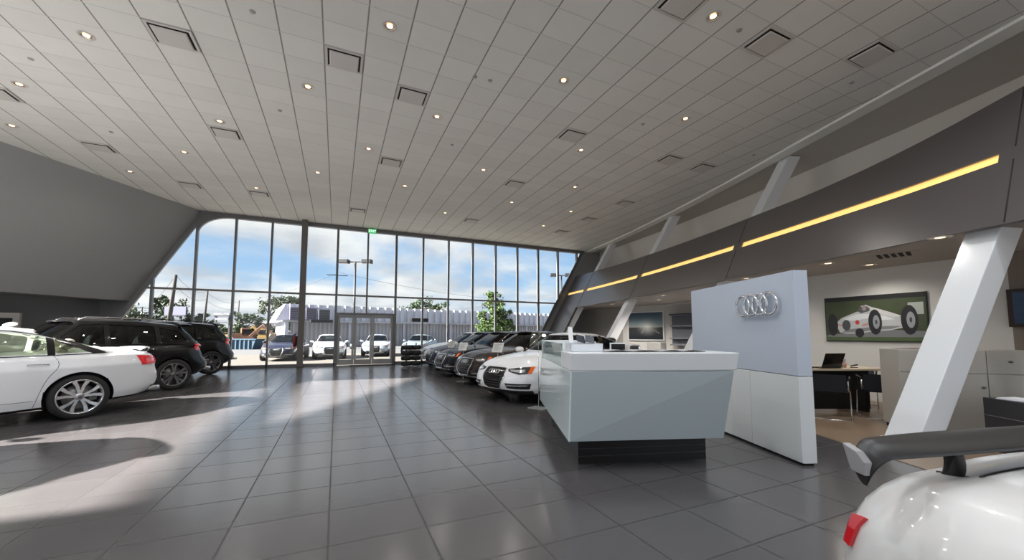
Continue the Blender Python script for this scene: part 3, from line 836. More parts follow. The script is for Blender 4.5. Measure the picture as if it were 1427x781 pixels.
    m = MB(); m.tube([(sp['seat'][0]+.45+.03*math.sin(t), .37+.18*math.cos(t), sp['zs'][len(sp['zs'])//2][1]+.0+.17*math.sin(t)) for t in [2*PI*k/20 for k in range(20)]], .014, 6, closed=True); m.build('steering_wheel', M_plas, root)
    # ---- front
    F = sp.get('front')
    if F:
        gw0, gw1, gz0, gz1 = F['grille']   # half width bottom, top, z bottom, z top
        gm = (gz0+gz1)/2+.04
        lft = [(-gw0, gz0), (-gw1-.02, gm), (-gw1+.02, gz1)]; rgt = [(-y, z) for y, z in lft]
        m = MB(); skin.patch(m, 'F', lft, rgt, 14, 10, .004, .02, 0)
        nsl = 9
        for k in range(nsl):
            z = gz0+(gz1-gz0)*(k+.7)/(nsl+.3); f = (z-gz0)/(gz1-gz0); hw = np.interp(z, [gz0, gm, gz1], [gw0, gw1+.02, gw1-.02])-.02
            skin.line(m, 'F', [(-hw, z), (hw, z)], .0055, .008, 12, 1)
        fr = m.build('grille', [M_gloss, mat('grille_slat_black', (.03, .03, .032), .25)], root)
        m = MB(); skin.line(m, 'F', roundpoly(lft+rgt[::-1], .05), .0115, .008, 70, closed=True); m.build('grille_surround', M_chrome, root)
        h, nn = skin.hit('F', 0, gz1-.085); m = MB(); rings(m, h+nn*.025, .046, .0075, nn, (0, 1, 0)); m.build('ring_emblem', M_chrome, root)
        m = MB(); h, nn = skin.hit('F', 0, gz0+.20); c_ = h+Vector((.012, 0, 0)); m.box(c_.x, c_.x+.012, -.17, .17, c_.z-.055, c_.z+.055); m.build('number_plate', F.get('plate', M_plas), root, bevel=.004)
        for s in (1, -1):
            ys, zl = F['lamp']
            an = (s*.42,)
            def S(P): return [(s*y, z) for y, z in P]
            top = S([(ys[0], zl[0]+.045), (ys[1]*.55+ys[0]*.45, zl[0]+.085), (ys[1], zl[0]+.095)]); bot = S([(ys[0]+.02, zl[0]+.0), (ys[1]*.5+ys[0]*.5, zl[0]-.045), (ys[1]-.04, zl[0]-.02)])
            m = MB(); skin.patch(m, an, top, bot, 16, 5, .006, .02); ho = m.build('headlamp', M_lamp_h, root)
            m = MB(); P = [((t[0]*.25+b[0]*.75), (t[1]*.25+b[1]*.75)) for t, b in zip(resample(top, 8), resample(bot, 8))][1:6]; Q = [((t[0]*.62+b[0]*.38), (t[1]*.62+b[1]*.38)) for t, b in zip(resample(top, 8), resample(bot, 8))][1:6]
            skin.patch(m, an, Q, P, 10, 2, .011, .002); m.build('lamp_reflector', M_led, ho)
            m = MB(); T8 = resample(top, 8); B8 = resample(bot, 8); skin.patch(m, an, [T8[6], T8[7]], [B8[6], B8[7]], 5, 4, .011, .002); m.build('side_reflector', M_orange, ho)
            m = MB(); yi, yo, zi = F['intake']
            skin.patch(m, (s*.30,), S([(yi, zi+.055), (yo, zi+.05)]), S([(yi+.05, zi-.04), (yo-.03, zi-.05)]), 12, 4, .004, .02)
            io = m.build('side_intake', M_plas, root)
            m = MB(); skin.line(m, (s*.30,), S([(yi+.03, zi+.01), (yo-.05, zi+.02)]), .008, .014, 12); m.build('intake_bar', M_chrome, io)
        m = MB(); skin.patch(m, 'F', [(-F['lipw'], F['lipz']+.03), (F['lipw'], F['lipz']+.03)], [(-F['lipw']+.04, F['lipz']-.025), (F['lipw']-.04, F['lipz']-.025)], 16, 2, .004, .02); m.build('lower_intake', M_plas, root)
        if F.get('chromelip'):
            m = MB(); skin.line(m, 'F', [(-F['lipw'], F['lipz']+.035), (F['lipw'], F['lipz']+.035)], .008, .012, 20); m.build('bumper_strip', M_chrome, root)
    # ---- rear
    B = sp.get('rear')
    if B:
        for s in (1, -1):
            def S(P): return [(s*y, z) for y, z in P]
            y0, y1, z0, z1 = B['lamp']; an = (PI-s*.55,)
            f = -1
            m = MB(); skin.patch(m, an, [(s*y0, z1), (s*y1, z1+.02)], [(s*(y0+.03), z0), (s*(y1-.02), z0+.0)], 14, 6, .010, .02)
            lo = m.build('tail_lamp', M_lamp_r, root)
            if H < 1.3: continue
            m = MB(); skin.line(m, an, [(s*(y0+.04), z0+.03), (s*(y1-.05), z0+.03), (s*(y1-.04), z1-.02), (s*(y0+.03), z1-.03)], .006, .016, 24, closed=True); m.build('lamp_light_line', mat('bright_red_light_line', (.75, .04, .04), .2, emit=(1, .1, .08), es=.08), lo)
        m = MB(); z0, z1 = B['bump']; skin.patch(m, 'R', [(-w*.70, z1), (w*.70, z1)], [(-w*.66, z0), (w*.66, z0)], 16, 3, .006, .02); m.build('rear_diffuser', M_plas, root)
        for s in (1, -1):
            m = MB(); m.tube([(-a+.26, s*w*.60, z0+.03), (-a+.02, s*w*.60, z0+.03)], .042, 16); m.tube([(-a+.018, s*w*.60, z0+.03), (-a+.03, s*w*.60, z0+.03)], .034, 16, mi=1); m.build('exhaust_pipe', [M_chrome, M_plas], root)
        h, nn = skin.hit('R', 0, B['ring']); m = MB(); rings(m, h+nn*.012, .045, .006, nn, (0, 1, 0)); m.build('ring_emblem', M_chrome, root)
        m = MB(); m.box(h.x-.02, h.x+.03, -.16, .16, B['plate']-.06, B['plate']+.06); m.build('number_plate', M_plate, root, bevel=.004)
        if B.get('spoiler'):
            x0, zz = B['spoiler']; m = MB(); c = sp['cab']
            pr = [(x0+.16, zz), (x0, zz+.012), (x0-.12, zz-.005), (x0-.125, zz-.022), (x0, zz-.03), (x0+.14, zz-.03)]
            for s in (1,): m.grid([[Vector((px-.05*(1-(yy/(c['wr']))**2), yy, pz-.05*(yy/c['wr'])**2)) for px, pz in pr] for yy in [c['wr']*k/8*.95 for k in range(-8, 9)]], smooth=True, closed=True)
            m.build('roof_spoiler', body_mat, root)
        if B.get('lip'):
            x0, zz = B['lip']; m = MB(); ww = w*.70
            pr = [(x0+.10, zz-.03), (x0, zz+.012), (x0-.035, zz+.022), (x0-.045, zz+.012), (x0-.02, zz-.04)]
            m.grid([[Vector((px+.13*(abs(yy)/ww)**3, yy, pz-.02*(yy/ww)**2)) for px, pz in pr] for yy in [ww*k/10 for k in range(-10, 11)]], smooth=True, closed=True)
            m.build('boot_lip', body_mat, root)
    if sp.get('rails'):
        for s in (1, -1):
            x0, x1, dy = sp['rails']; zr = interp(*zip(*c['roof'])); m = MB(); P = [(x0, s*dy, zr(x0)-.03)]+[(x0+(x1-x0)*t, s*dy, zr(x0+(x1-x0)*t)+.025) for t in (.06, .3, .5, .7, .94)]+[(x1, s*dy, zr(x1)-.03)]
            m.tube(P, .014, 8); m.build('roof_rail', sp.get('railm', M_gloss), root)
    if sp.get('fin'):
        fx, fz = sp['fin']; m = MB(); m.ell((fx, 0, fz), .08, .022, .035, M=Matrix.Rotation(.25, 3, 'Y'), nu=14, nv=8); m.build('roof_antenna', body_mat, root)
    tag(root, label, category)
    return root

def place(root, x, y, th, z=0.):
    root.location = (x, y, z); root.rotation_euler = (0, 0, th); return root

SEDAN = dict(L=4.70, W=1.83, H=1.43, R=.325, rim=.235, axles=(-1.32, 1.49),
    zs=[(-2.35, .93), (-2.1, .97), (-1.3, .97), (0, .93), (.9, .91), (1.5, .86), (2.0, .76), (2.35, .66)],
    zc=[(-2.35, .96), (-2.15, 1.06), (-1.7, 1.07), (0, 1.0), (.9, .99), (1.5, .93), (2.0, .82), (2.35, .70)],
    zb=[(-2.35, .30), (-1.9, .24), (0, .18), (1.9, .19), (2.35, .22)],
    cab=dict(x=(-1.98, 1.08, -.95, .30), wb=.80, wr=.56, roof=[(-.95, 1.38), (-.5, 1.42), (0, 1.43), (.35, 1.40)]),
    ws=(.99, 1.365), rw=(1.10, 1.335),
    dlo=[[(.62, 1.00), (-.20, .985), (-.20, 1.33), (.06, 1.325)], [(-.26, .985), (-.98, .99), (-.98, 1.25), (-.75, 1.30), (-.26, 1.33)], [(-1.03, .995), (-1.30, 1.01), (-1.03, 1.22)]],
    dlo_out=[(.70, .985), (-.2, .965), (-1.45, .985), (-1.0, 1.28), (-.6, 1.345), (.06, 1.35)],
    pill=[([(-.19, .975), (-.19, 1.34)], [(-.27, .975), (-.27, 1.34)]), ([(-.97, .985), (-.97, 1.27)], [(-1.04, .985), (-1.04, 1.25)])],
    seams=[[(.78, .95), (.95, .70), (.93, .35), (.86, .24)], [(-.22, .96), (-.22, .6), (-.20, .24)], [(-1.0, .97), (-1.02, .80), (-.92, .60), (-.86, .24)], [(.9, .66), (0, .68), (-1.0, .71), (-1.9, .74)]],
    handles=[(-.14, .82), (-.95, .84)], mirror=(.66, .99), seat=(-.05, -.85),
    front=dict(grille=(.22, .31, .29, .70), lamp=((.38, .88), (.66,)), intake=(.36, .82, .34), lipw=.55, lipz=.235, chromelip=True),
    rear=dict(lamp=(.30, .95, .76, .90), bump=(.30, .38), ring=.93, plate=.70, lip=(-2.22, 1.055)))
def mod(base, **k):
    d = dict(base); d.update(k); return d
A6 = mod(SEDAN, L=4.915, W=1.874, H=1.455, R=.345, rim=.262, axles=(-1.37, 1.54),
    zs=[(-2.45, .93), (-2.2, .985), (-1.4, .98), (0, .94), (.95, .92), (1.6, .87), (2.1, .77), (2.45, .67)],
    zc=[(-2.45, .98), (-2.25, 1.07), (-1.8, 1.09), (0, 1.0), (.95, 1.0), (1.6, .94), (2.1, .83), (2.45, .71)],
    zb=[(-2.45, .34), (-2.05, .25), (0, .18), (1.95, .19), (2.45, .22)],
    cab=dict(x=(-2.12, 1.12, -.98, .32), wb=.82, wr=.58, roof=[(-.98, 1.40), (-.5, 1.445), (0, 1.455), (.35, 1.42)]),
    ws=(1.0, 1.385), rw=(1.12, 1.355),
    dlo=[[(.64, 1.02), (-.20, 1.0), (-.20, 1.355), (.06, 1.35)], [(-.27, 1.0), (-1.03, 1.01), (-1.03, 1.27), (-.75, 1.33), (-.27, 1.355)], [(-1.09, 1.015), (-1.52, 1.035), (-1.09, 1.24)]],
    dlo_out=[(.72, 1.0), (-.2, .98), (-1.70, 1.01), (-1.15, 1.27), (-.65, 1.37), (.06, 1.375)],
    pill=[([(-.19, .99), (-.19, 1.365)], [(-.28, .99), (-.28, 1.365)]), ([(-1.02, 1.0), (-1.02, 1.30)], [(-1.10, 1.0), (-1.10, 1.27)]), ([(-1.50, 1.015), (-1.10, 1.225)], [(-1.70, 1.01), (-1.15, 1.27)])],
    seams=[[(.80, .97), (.98, .70), (.96, .35), (.88, .24)], [(-.23, .97), (-.23, .6), (-.21, .24)], [(-1.08, .99), (-1.12, .84), (-1.0, .62), (-.90, .24)], [(.9, .34), (0, .33), (-.9, .34)]],
    handles=[(-.14, .84), (-1.02, .86)], seat=(-.05, -.88), fin=(-.75, 1.47), chrome=False,
    rear=dict(lamp=(.52, .965, .79, .93), bump=(.32, .42), ring=.97, plate=.72, lip=(-2.31, 1.075)))
COUPE = mod(SEDAN, L=4.63, W=1.854, H=1.372, R=.335, rim=.25, axles=(-1.30, 1.45),
    zs=[(-2.31, .92), (-2.1, .96), (-1.3, .95), (0, .90), (.9, .88), (1.5, .83), (2.0, .73), (2.31, .66)],
    zc=[(-2.31, .94), (-2.1, 1.01), (-1.7, 1.03), (0, .97), (.9, .97), (1.5, .91), (2.0, .80), (2.31, .69)],
    cab=dict(x=(-1.98, 1.02, -.85, .22), wb=.80, wr=.55, roof=[(-.85, 1.325), (-.4, 1.365), (0, 1.37), (.3, 1.34)]),
    ws=(.97, 1.31), rw=(1.06, 1.285),
    dlo=[[(.55, .97), (-.42, .955), (-.42, 1.285), (-.02, 1.28)], [(-.49, .955), (-1.28, .985), (-.95, 1.20), (-.49, 1.28)]],
    dlo_out=[(.62, .955), (-.4, .935), (-1.42, .97), (-.98, 1.22), (-.5, 1.305), (-.02, 1.30)],
    pill=[([(-.41, .945), (-.41, 1.295)], [(-.50, .945), (-.50, 1.29)])],
    seams=[[(.72, .93), (.90, .68), (.88, .35), (.82, .24)], [(-.62, .95), (-.66, .6), (-.58, .24)], [(.9, .64), (0, .66), (-1.0, .69), (-1.9, .72)]],
    handles=[(-.55, .80)], mirror=(.62, .96), seat=(-.10, -.80),
    front=dict(grille=(.21, .30, .29, .68), lamp=((.36, .92), (.62,)), intake=(.34, .84, .36), lipw=.30, lipz=.235, chromelip=False, plate=M_gloss))
SUV = mod(SEDAN, L=4.63, W=1.90, H=1.655, R=.365, rim=.265, axles=(-1.37, 1.44), flare=.02, nr=3.8,
    LV=[(.00, .90, .16, .22), (.05, .945, .10, .12), (.16, .975, .035, .0), (.34, .99, .0, .0), (.46, 1.0, .0, .05), (.58, 1.0, .02, .11), (.72, .995, .05, .14), (.84, .985, .085, .18), (.93, .965, .125, .22), (.98, .935, .16, .25), (1.0, .90, .20, .27)],
    zs=[(-2.31, 1.02), (-1.9, 1.06), (-1.2, 1.05), (0, 1.02), (.9, 1.01), (1.5, .97), (2.0, .87), (2.31, .76)],
    zc=[(-2.31, 1.04), (-1.9, 1.09), (0, 1.08), (.9, 1.08), (1.5, 1.04), (2.0, .93), (2.31, .80)],
    zb=[(-2.31, .40), (-1.9, .30), (0, .24), (1.9, .26), (2.31, .30)],
    cab=dict(x=(-2.12, 1.10, -1.70, .42), wb=.83, wr=.62, roof=[(-1.7, 1.57), (-1.0, 1.63), (-.3, 1.655), (.1, 1.65), (.42, 1.61)], wp=1.5),
    ws=(1.10, 1.58), rw=(1.15, 1.48),
    dlo=[[(.62, 1.11), (-.18, 1.095), (-.18, 1.53), (.16, 1.52)], [(-.25, 1.095), (-1.05, 1.11), (-1.05, 1.50), (-.25, 1.53)], [(-1.12, 1.115), (-1.68, 1.16), (-1.52, 1.40), (-1.12, 1.49)]],
    dlo_out=[(.70, 1.09), (-.2, 1.075), (-1.80, 1.13), (-1.58, 1.43), (-1.1, 1.52), (-.2, 1.555), (.16, 1.55)],
    pill=[([(-.17, 1.085), (-.17, 1.54)], [(-.26, 1.085), (-.26, 1.54)]), ([(-1.04, 1.10), (-1.04, 1.52)], [(-1.13, 1.10), (-1.13, 1.51)])],
    seams=[[(.80, 1.05), (.95, .80), (.93, .45), (.86, .30)], [(-.22, 1.06), (-.22, .6), (-.20, .30)], [(-1.08, 1.08), (-1.10, .90), (-.96, .70), (-.90, .30)], [(.9, .82), (0, .84), (-1.0, .87), (-1.8, .90)]],
    handles=[(-.14, .94), (-.98, .96)], mirror=(.70, 1.12), seat=(-.0, -.85), rails=(-1.6, .2, .60), chrome=False,
    front=dict(grille=(.30, .40, .42, .86), lamp=((.44, .84), (.80,)), intake=(.42, .82, .42), lipw=.55, lipz=.34, chromelip=True),
    rear=dict(lamp=(.42, .98, .92, 1.06), bump=(.42, .50), ring=1.0, plate=.80, spoiler=(-1.72, 1.60)))
SUVL = mod(SUV, L=5.09, W=1.98, H=1.74, R=.385, rim=.27, axles=(-1.55, 1.45),
    zs=[(-2.54, 1.08), (-2.1, 1.12), (-1.2, 1.11), (0, 1.08), (.9, 1.07), (1.6, 1.02), (2.2, .92), (2.54, .80)],
    zc=[(-2.54, 1.10), (-2.1, 1.15), (0, 1.14), (.9, 1.14), (1.6, 1.09), (2.2, .98), (2.54, .84)],
    zb=[(-2.54, .42), (-2.1, .32), (0, .26), (2.1, .28), (2.54, .32)],
    cab=dict(x=(-2.36, 1.22, -1.98, .48), wb=.86, wr=.64, roof=[(-1.98, 1.66), (-1.2, 1.715), (-.3, 1.74), (.1, 1.735), (.48, 1.69)], wp=1.5),
    ws=(1.16, 1.66), rw=(1.21, 1.57),
    dlo=[[(.70, 1.17), (-.18, 1.155), (-.18, 1.61), (.20, 1.60)], [(-.25, 1.155), (-1.15, 1.17), (-1.15, 1.58), (-.25, 1.61)], [(-1.22, 1.175), (-1.95, 1.22), (-1.80, 1.47), (-1.22, 1.57)]],
    dlo_out=[(.78, 1.15), (-.2, 1.135), (-2.06, 1.19), (-1.86, 1.50), (-1.2, 1.60), (-.2, 1.635), (.20, 1.63)],
    pill=[([(-.17, 1.145), (-.17, 1.62)], [(-.26, 1.145), (-.26, 1.62)]), ([(-1.14, 1.16), (-1.14, 1.60)], [(-1.23, 1.16), (-1.23, 1.59)])],
    handles=[(-.14, 1.0), (-1.08, 1.02)], mirror=(.78, 1.18), seat=(.02, -.95), rails=(-1.8, .25, .62),
    rear=dict(lamp=(.45, 1.02, .97, 1.13), bump=(.44, .52), ring=1.06, plate=.84, spoiler=(-1.98, 1.69)))
# ================================================================== CARS IN PLACE
P_white = paint('white_car_paint', (.74, .75, .77))
P_black = mat('black_car_paint', (.004, .004, .005), .3, coat=.22, spec=.25)
P_brown = mat('dark_brown_metallic', (.016, .008, .006), .55, coat=.45, spec=.1)
P_blue = mat('dark_blue_metallic', (.006, .010, .030), .55, coat=.45, spec=.1)
P_navy = mat('black_blue_metallic', (.004, .005, .010), .55, coat=.45, spec=.1)
P_silver = paint('silver_grey_metallic', (.40, .43, .48), .5, .3)
P_pewter = paint('pewter_metallic', (.20, .24, .26), .5, .3)
P_bluev = paint('deep_violet_blue_metallic', (.006, .007, .022), 0., .45)

def from_front(sp, x, y, th): return x-sp['L']/2*math.cos(th), y-sp['L']/2*math.sin(th), th
def from_axle(sp, x, y, th): a = -sp['axles'][0]; return x+a*math.cos(th), y+a*math.sin(th), th

c = make_car(mod(A6, name='white_sedan', hmat=M_chrome), P_white, 'large white sedan at the left edge, seen from its rear left side', 'car', 0, G_light, M_seat_b)
place(c, *from_axle(A6, -4.17, 9.03, 3.767))
suv = make_car(mod(SUV, name='black_suv', railm=M_chrome), P_black, 'black SUV parked between the white sedan and the farther black SUV', 'car', 2)
place(suv, *from_axle(SUV, -4.10, 12.35, 3.85))
suvl = make_car(mod(SUVL, name='black_suv'), P_black, 'larger black SUV parked farthest left, nearest the glass wall', 'car', 2)
place(suvl, *from_axle(SUVL, -4.35, 16.3, 3.85))


c1 = make_car(mod(COUPE, name='white_coupe'), P_white, 'white coupe nearest the reception desk in the row of cars on the right', 'car', 1)
place(c1, *from_front(COUPE, 2.78, 7.02, 3.46))
sed = make_car(mod(SEDAN, name='brown_sedan'), P_brown, 'dark brown sedan second from the desk, beside the white coupe', 'car', 1)
place(sed, *from_front(SEDAN, 3.0, 9.62, 3.38))
def sedan(name, sw, label, x, y, th, z=0., group=None, front=True):
    c = copy_tree(sed, None, {P_brown: sw}); c.name = name; c['label'] = label
    p = from_front(SEDAN, x, y, th) if front else (x, y, th)
    place(c, *p, z); return c
sedan('black_sedan', P_navy, 'black sedan third from the desk, between the brown and the dark blue cars', 2.95, 12.0, 3.30)
sedan('blue_sedan', P_blue, 'dark blue sedan fourth from the desk in the indoor row', 3.15, 14.5, 3.24)
sedan('white_sedan', P_white, 'white sedan last in the indoor row, closest to the glass front', 3.42, 17.0, 3.22)

sedan('silver_sedan', P_silver, 'silver sedan just outside the left frame edge that shades the floor', -5.62, 4.95, 3.74, front=False)
# cars parked outside, facing the glass
def camxy(px, depth):
    c = (px-707.4)/536.29; s, co = math.sin(.4174), math.cos(.4174)
    return ((c*co+s)*depth, (-c*s+co)*depth)
def outcar(px, depth, th, sw, name, label, sp=None):
    x, y = camxy(px, depth); return sedan(name, sw, label, x, y, th, OUTZ, front=True)
OUTZ = -.12
outcar(386, 20.3, -PI/2-.12, P_bluev, 'blue_sedan', 'dark violet-blue sedan outside, just left of the steel column')
outcar(461, 22.0, -PI/2+.02, P_white, 'white_sedan', 'white sedan outside, right of the steel column and left of the doors')
outcar(524, 24.5, -PI/2-.15, P_silver, 'silver_sedan', 'pale silver sedan outside, seen through the glass doors')
outcar(574, 26.0, -PI/2-.45, P_pewter, 'grey_sedan', 'dark grey-green sedan outside, right of the glass doors behind the wheel racks')

# price sign stands in front of the row cars
def sign_stand(x, y, rz, h, label, tilt=.35, base=True):
    e = empty('sign_stand', (x, y, 0), rz)
    m = MB(); m.box(-.16, .16, -.12, .12, 0, .012); m.build('base_plate', G_acr if not base else mat('satin_clear_base', (.45, .47, .48), .2, alpha=.75), e, bevel=.003)
    m = MB(); m.tube([(0, 0, .012), (0, 0, h-.05)], .006, 8); m.build('stem', M_chrome, e)
    M = Matrix.Translation((0, 0, h)) @ Matrix.Rotation(-tilt, 4, 'X')
    def bx(m, x0, x1, y0, y1, z0, z1, mi=0): return m.hexa([M @ Vector(p) for p in [(x0, y0, z0), (x1, y0, z0), (x1, y1, z0), (x0, y1, z0), (x0, y0, z1), (x1, y0, z1), (x1, y1, z1), (x0, y1, z1)]], mi)
    m = MB(); bx(m, -.17, .17, 0, .006, -.13, .13); m.build('acrylic_panel', G_acr, e)
    if h > 1.2: tag(e, label, 'sign stand'); return
    m = MB(); bx(m, -.155, .155, -.004, -.001, -.115, .115); pg = m.build('price_sheet', mat('grey_white_paper', (.55, .55, .54), .7), e)
    m = MB()
    for k in range(6): bx(m, -.12, .12-(k % 3)*.05, -.006, -.005, .07-k*.028, .078-k*.028)
    m.build('printed_lines', mat('grey_print', (.18, .18, .18), .7), pg)
    tag(e, label, 'sign stand', 'clear sign stands in front of the row cars')
sign_stand(3.36, 6.20, -1.1, 1.25, 'clear sign stand before the white coupe, beside the reception desk')
for (px, py, lb) in [((694, 491, 'clear sign stand with a grey sheet at the front of the brown sedan')), ((646, 487, 'clear sign stand with a grey sheet at the front of the black sedan')), ((630, 483, 'clear sign stand with a grey sheet at the front of the dark blue sedan'))]:
    y_ = {694: 8.28, 646: 10.5, 630: 12.85}[px]
    c_ = (px-707.4)/536.29; k = y_/(-c_*math.sin(.4174)+math.cos(.4174)); sign_stand(camxy(px, k)[0], y_, -1.1, 1.02 if px == 694 else .98, lb)

# stacked wheel racks by the glass
ty, ri, di = wheel_meshes(.212, .165, .17, 1)
for i, (x, y, lb) in enumerate([(2.62, 16.05, 'black and chrome stack of display wheels, the left one of two by the glass front'), (3.02, 16.12, 'black and chrome stack of display wheels, the right one of two by the glass front')]):
    e = empty('wheel_rack', (x, y, 0)); m = MB(); m.lathe([(0, 0), (.20, 0), (.20, .02), (.03, .03), (.03, .98), (0, .98)], 24); m.build('stand', M_chrome, e)
    for k in range(4):
        w_ = bpy.data.objects.new('wheel', ty); COL.objects.link(w_); w_.parent = e; w_.location = (0, 0, .14+k*.215); w_.rotation_euler = (PI/2, 0, 0)
        r_ = bpy.data.objects.new('rim', ri); COL.objects.link(r_); r_.parent = w_
    tag(e, lb, 'wheel display', 'stacked display wheels by the glass front')

# fire extinguisher on the column
e = empty('fire_extinguisher', (-1.52, 17.6, .82)); m = MB(); m.lathe([(0, 0), (.065, .0), (.072, .02), (.072, .36), (.055, .41), (.025, .43), (.022, .46), (0, .46)], 24); m.build('cylinder', mat('extinguisher_red', (.16, .01, .012), .25), e)
m = MB(); m.box(-.02, .02, -.03, .03, .46, .52); m.beam((0, 0, .53), (.12, 0, .56), .02, .012); m.beam((0, 0, .50), (.12, 0, .50), .02, .012); m.tube([(0, 0, .49), (-.07, -.02, .47), (-.095, -.02, .36), (-.09, -.02, .14)], .012, 8); m.build('valve_and_hose', M_black, e)
m = MB(); m.box(.06, .105, -.03, .03, .05, .42); m.build('bracket', M_plas, e)
tag(e, 'red fire extinguisher hung on the left side of the steel column', 'fire extinguisher')

# ================================================================== RECEPTION DESK
M_dfront = mat('desk_grey_green_shaded_laminate', (.36, .41, .43), .35, var=(2, .02))  # front face darker than the side wing, its shade put into the colour
M_dtop = mat('desk_white_solid_surface', (.74, .76, .77), .25, var=(2, .01))
M_dside = mat('desk_back_painted_glass', (.62, .70, .71), .12, var=(2, .02))
M_plinth = mat('black_louvred_plinth', (.012, .011, .011), .35)
FL, FR = Vector((2.07, 3.20, 0)), Vector((3.545, 2.70, 0))
FLt, FRt = Vector((2.08, 3.17, 0)), Vector((3.60, 2.60, 0))
ed = Vector((.378, .926, 0)); dd = (FR-FL).normalized()
DLEN = 2.42; H0, H1, H2 = .30, .97, 1.147
def up(v, z): return Vector((v.x, v.y, z))
desk = empty('reception_desk', (2.9, 3.4, 0)); DI = Vector((2.9, 3.4, 0))
def dmesh(pts): return [p-DI for p in pts]
m = MB()
m.hexa(dmesh([up(FL, H0), up(FR, H0), up(FR+ed*1.0, H0), up(FL+ed*1.0, H0), up(FLt, H1-.004), up(FRt, H1-.004), up(FRt+ed*.9, H1-.004), up(FLt+ed*.9, H1-.004)]))
m.build('front_body', M_dfront, desk, bevel=.003)
m = MB(); o = dd*(-.012); w_ = dd*.72
m.hexa(dmesh([up(FL+o, H0), up(FL+w_, H0), up(FL+ed*DLEN+w_, H0), up(FL+ed*DLEN+o, H0), up(FLt+o, H1), up(FLt+w_, H1), up(FLt+ed*DLEN+w_, H1), up(FLt+ed*DLEN+o, H1)]))
m.build('side_wing', M_dside, desk, bevel=.003)
m = MB(); a, b = FLt+dd*.0+Vector((-.012, .004, 0)), FRt+dd*.03; t_ = ed*.53; n_ = -ed*.03
m.hexa(dmesh([up(a, H1), up(b, H1), up(b+t_, H1), up(a+t_, H1), up(a+n_, H2), up(b+n_+dd*.015, H2), up(b+t_, H2), up(a+t_, H2)]))
m.build('counter_top', M_dtop, desk, bevel=.012)
m = MB(); p0_, p1_ = Vector((2.30, 3.40, 0)), Vector((3.655, 3.0, 0))
m.hexa(dmesh([up(p0_, 0), up(p1_, 0), up(p1_+ed*1.2, 0), up(p0_+ed*1.85, 0), up(p0_, H0), up(p1_, H0), up(p1_+ed*1.2, H0), up(p0_+ed*1.85, H0)]))
pl = m.build('plinth', M_plinth, desk)
m = MB()
for z in (.075, .15, .225):
    d_ = (p1_-p0_).normalized(); n2 = Vector((d_.y, -d_.x, 0))*.006
    q = [up(p0_+n2, z), up(p1_+n2, z), up(p1_-n2, z), up(p0_-n2, z)]; m.hexa(dmesh(q+[v+Vector((0, 0, .006)) for v in q]))
m.build('louvre_edges', mat('dark_grey_metal', (.07, .065, .065), .3), pl)
# glass display case on the side wing
def gpan(m, a, b, z0, z1, th=.01):
    d_ = (b-a).normalized(); n_ = Vector((d_.y, -d_.x, 0))*th; m.hexa(dmesh([up(a, z0), up(b, z0), up(b-n_, z0), up(a-n_, z0), up(a, z1), up(b, z1), up(b-n_, z1), up(a-n_, z1)]))
m = MB(); ga = FLt+ed*.56; gb_ = FLt+ed*2.30; gpan(m, gb_, ga, H1, 1.225); gpan(m, ga+dd*.6, ga, H1, 1.16); gpan(m, gb_, gb_+dd*.6, H1, 1.225)
m.build('glass_screen', G_acr, desk)
m = MB(); gpan(m, FLt+ed*2.42, FLt+ed*2.30, H1, 1.235, .62); m.build('end_panel', M_dtop, desk, bevel=.004)
tag(desk, 'large angular white and grey reception desk on a recessed black plinth', 'reception desk')
# things on the counter
def onDesk(s, t, z=H2): return FLt+dd*s+ed*t+Vector((0, 0, z))
rzd = math.atan2(dd.y, dd.x)
def box_thing(name, s, t, sx, sy, h, mt, label, cat, z=H2, rz=0, bevel=.003, group=None):
    m = MB(); m.box(-sx/2, sx/2, -sy/2, sy/2, 0, h); o = m.build(name, mt, loc=onDesk(s, t, z), rz=rzd+rz, bevel=bevel); return tag(o, label, cat, group)
M_paper = mat('white_paper', (.80, .80, .82), .6)
e = empty('brochure_holder', onDesk(.20, .34), rzd)
m = MB(); m.box(-.17, .17, -.12, .12, 0, .008); m.box(-.17, .17, -.12, -.112, 0, .075); m.box(-.17, .17, .112, .12, 0, .10); m.box(-.17, -.162, -.12, .12, 0, .085); m.box(.162, .17, -.12, .12, 0, .085); m.build('tray', mat('frosted_white_plastic', (.70, .72, .76), .3), e)
m = MB()
for k in range(9): m.box(-.155, .155, -.10+(k % 3)*.004, .10, .01+k*.007, .0155+k*.007)
m.build('paper_stack', M_paper, e)
tag(e, 'white tray of stacked papers on the left end of the reception counter', 'paper tray')
def booklet(s, t, h, w, tilt, mt, label, rz=0, z=H2, roll=0):
    e = empty('brochure', onDesk(s, t, z), rot=(-tilt, roll, rzd+rz)); m = MB(); m.box(-w/2, w/2, 0, .004, 0, h); m.build('cover', mt, e); m = MB(); m.box(-w/2+.003, w/2-.003, .004, .009, .003, h-.003); m.build('pages', M_paper, e)
    tag(e, label, 'brochure'); return e
booklet(.085, .42, .17, .055, .15, M_paper, 'tall white brochure standing up at the left end of the counter', .3, H2+.09)
booklet(.19, .40, .10, .10, .7, mat('navy_cover', (.012, .014, .03), .3), 'dark folded brochure leaning on the paper tray, left one of the pair', .2, H2+.095, .25)
booklet(.29, .40, .09, .10, .7, mat('navy_cover', (.012, .014, .03), .3), 'dark folded brochure leaning on the paper tray, right one of the pair', .1, H2+.095, .2)
M_sheet = mat('grey_leaflet', (.42, .42, .43), .45)
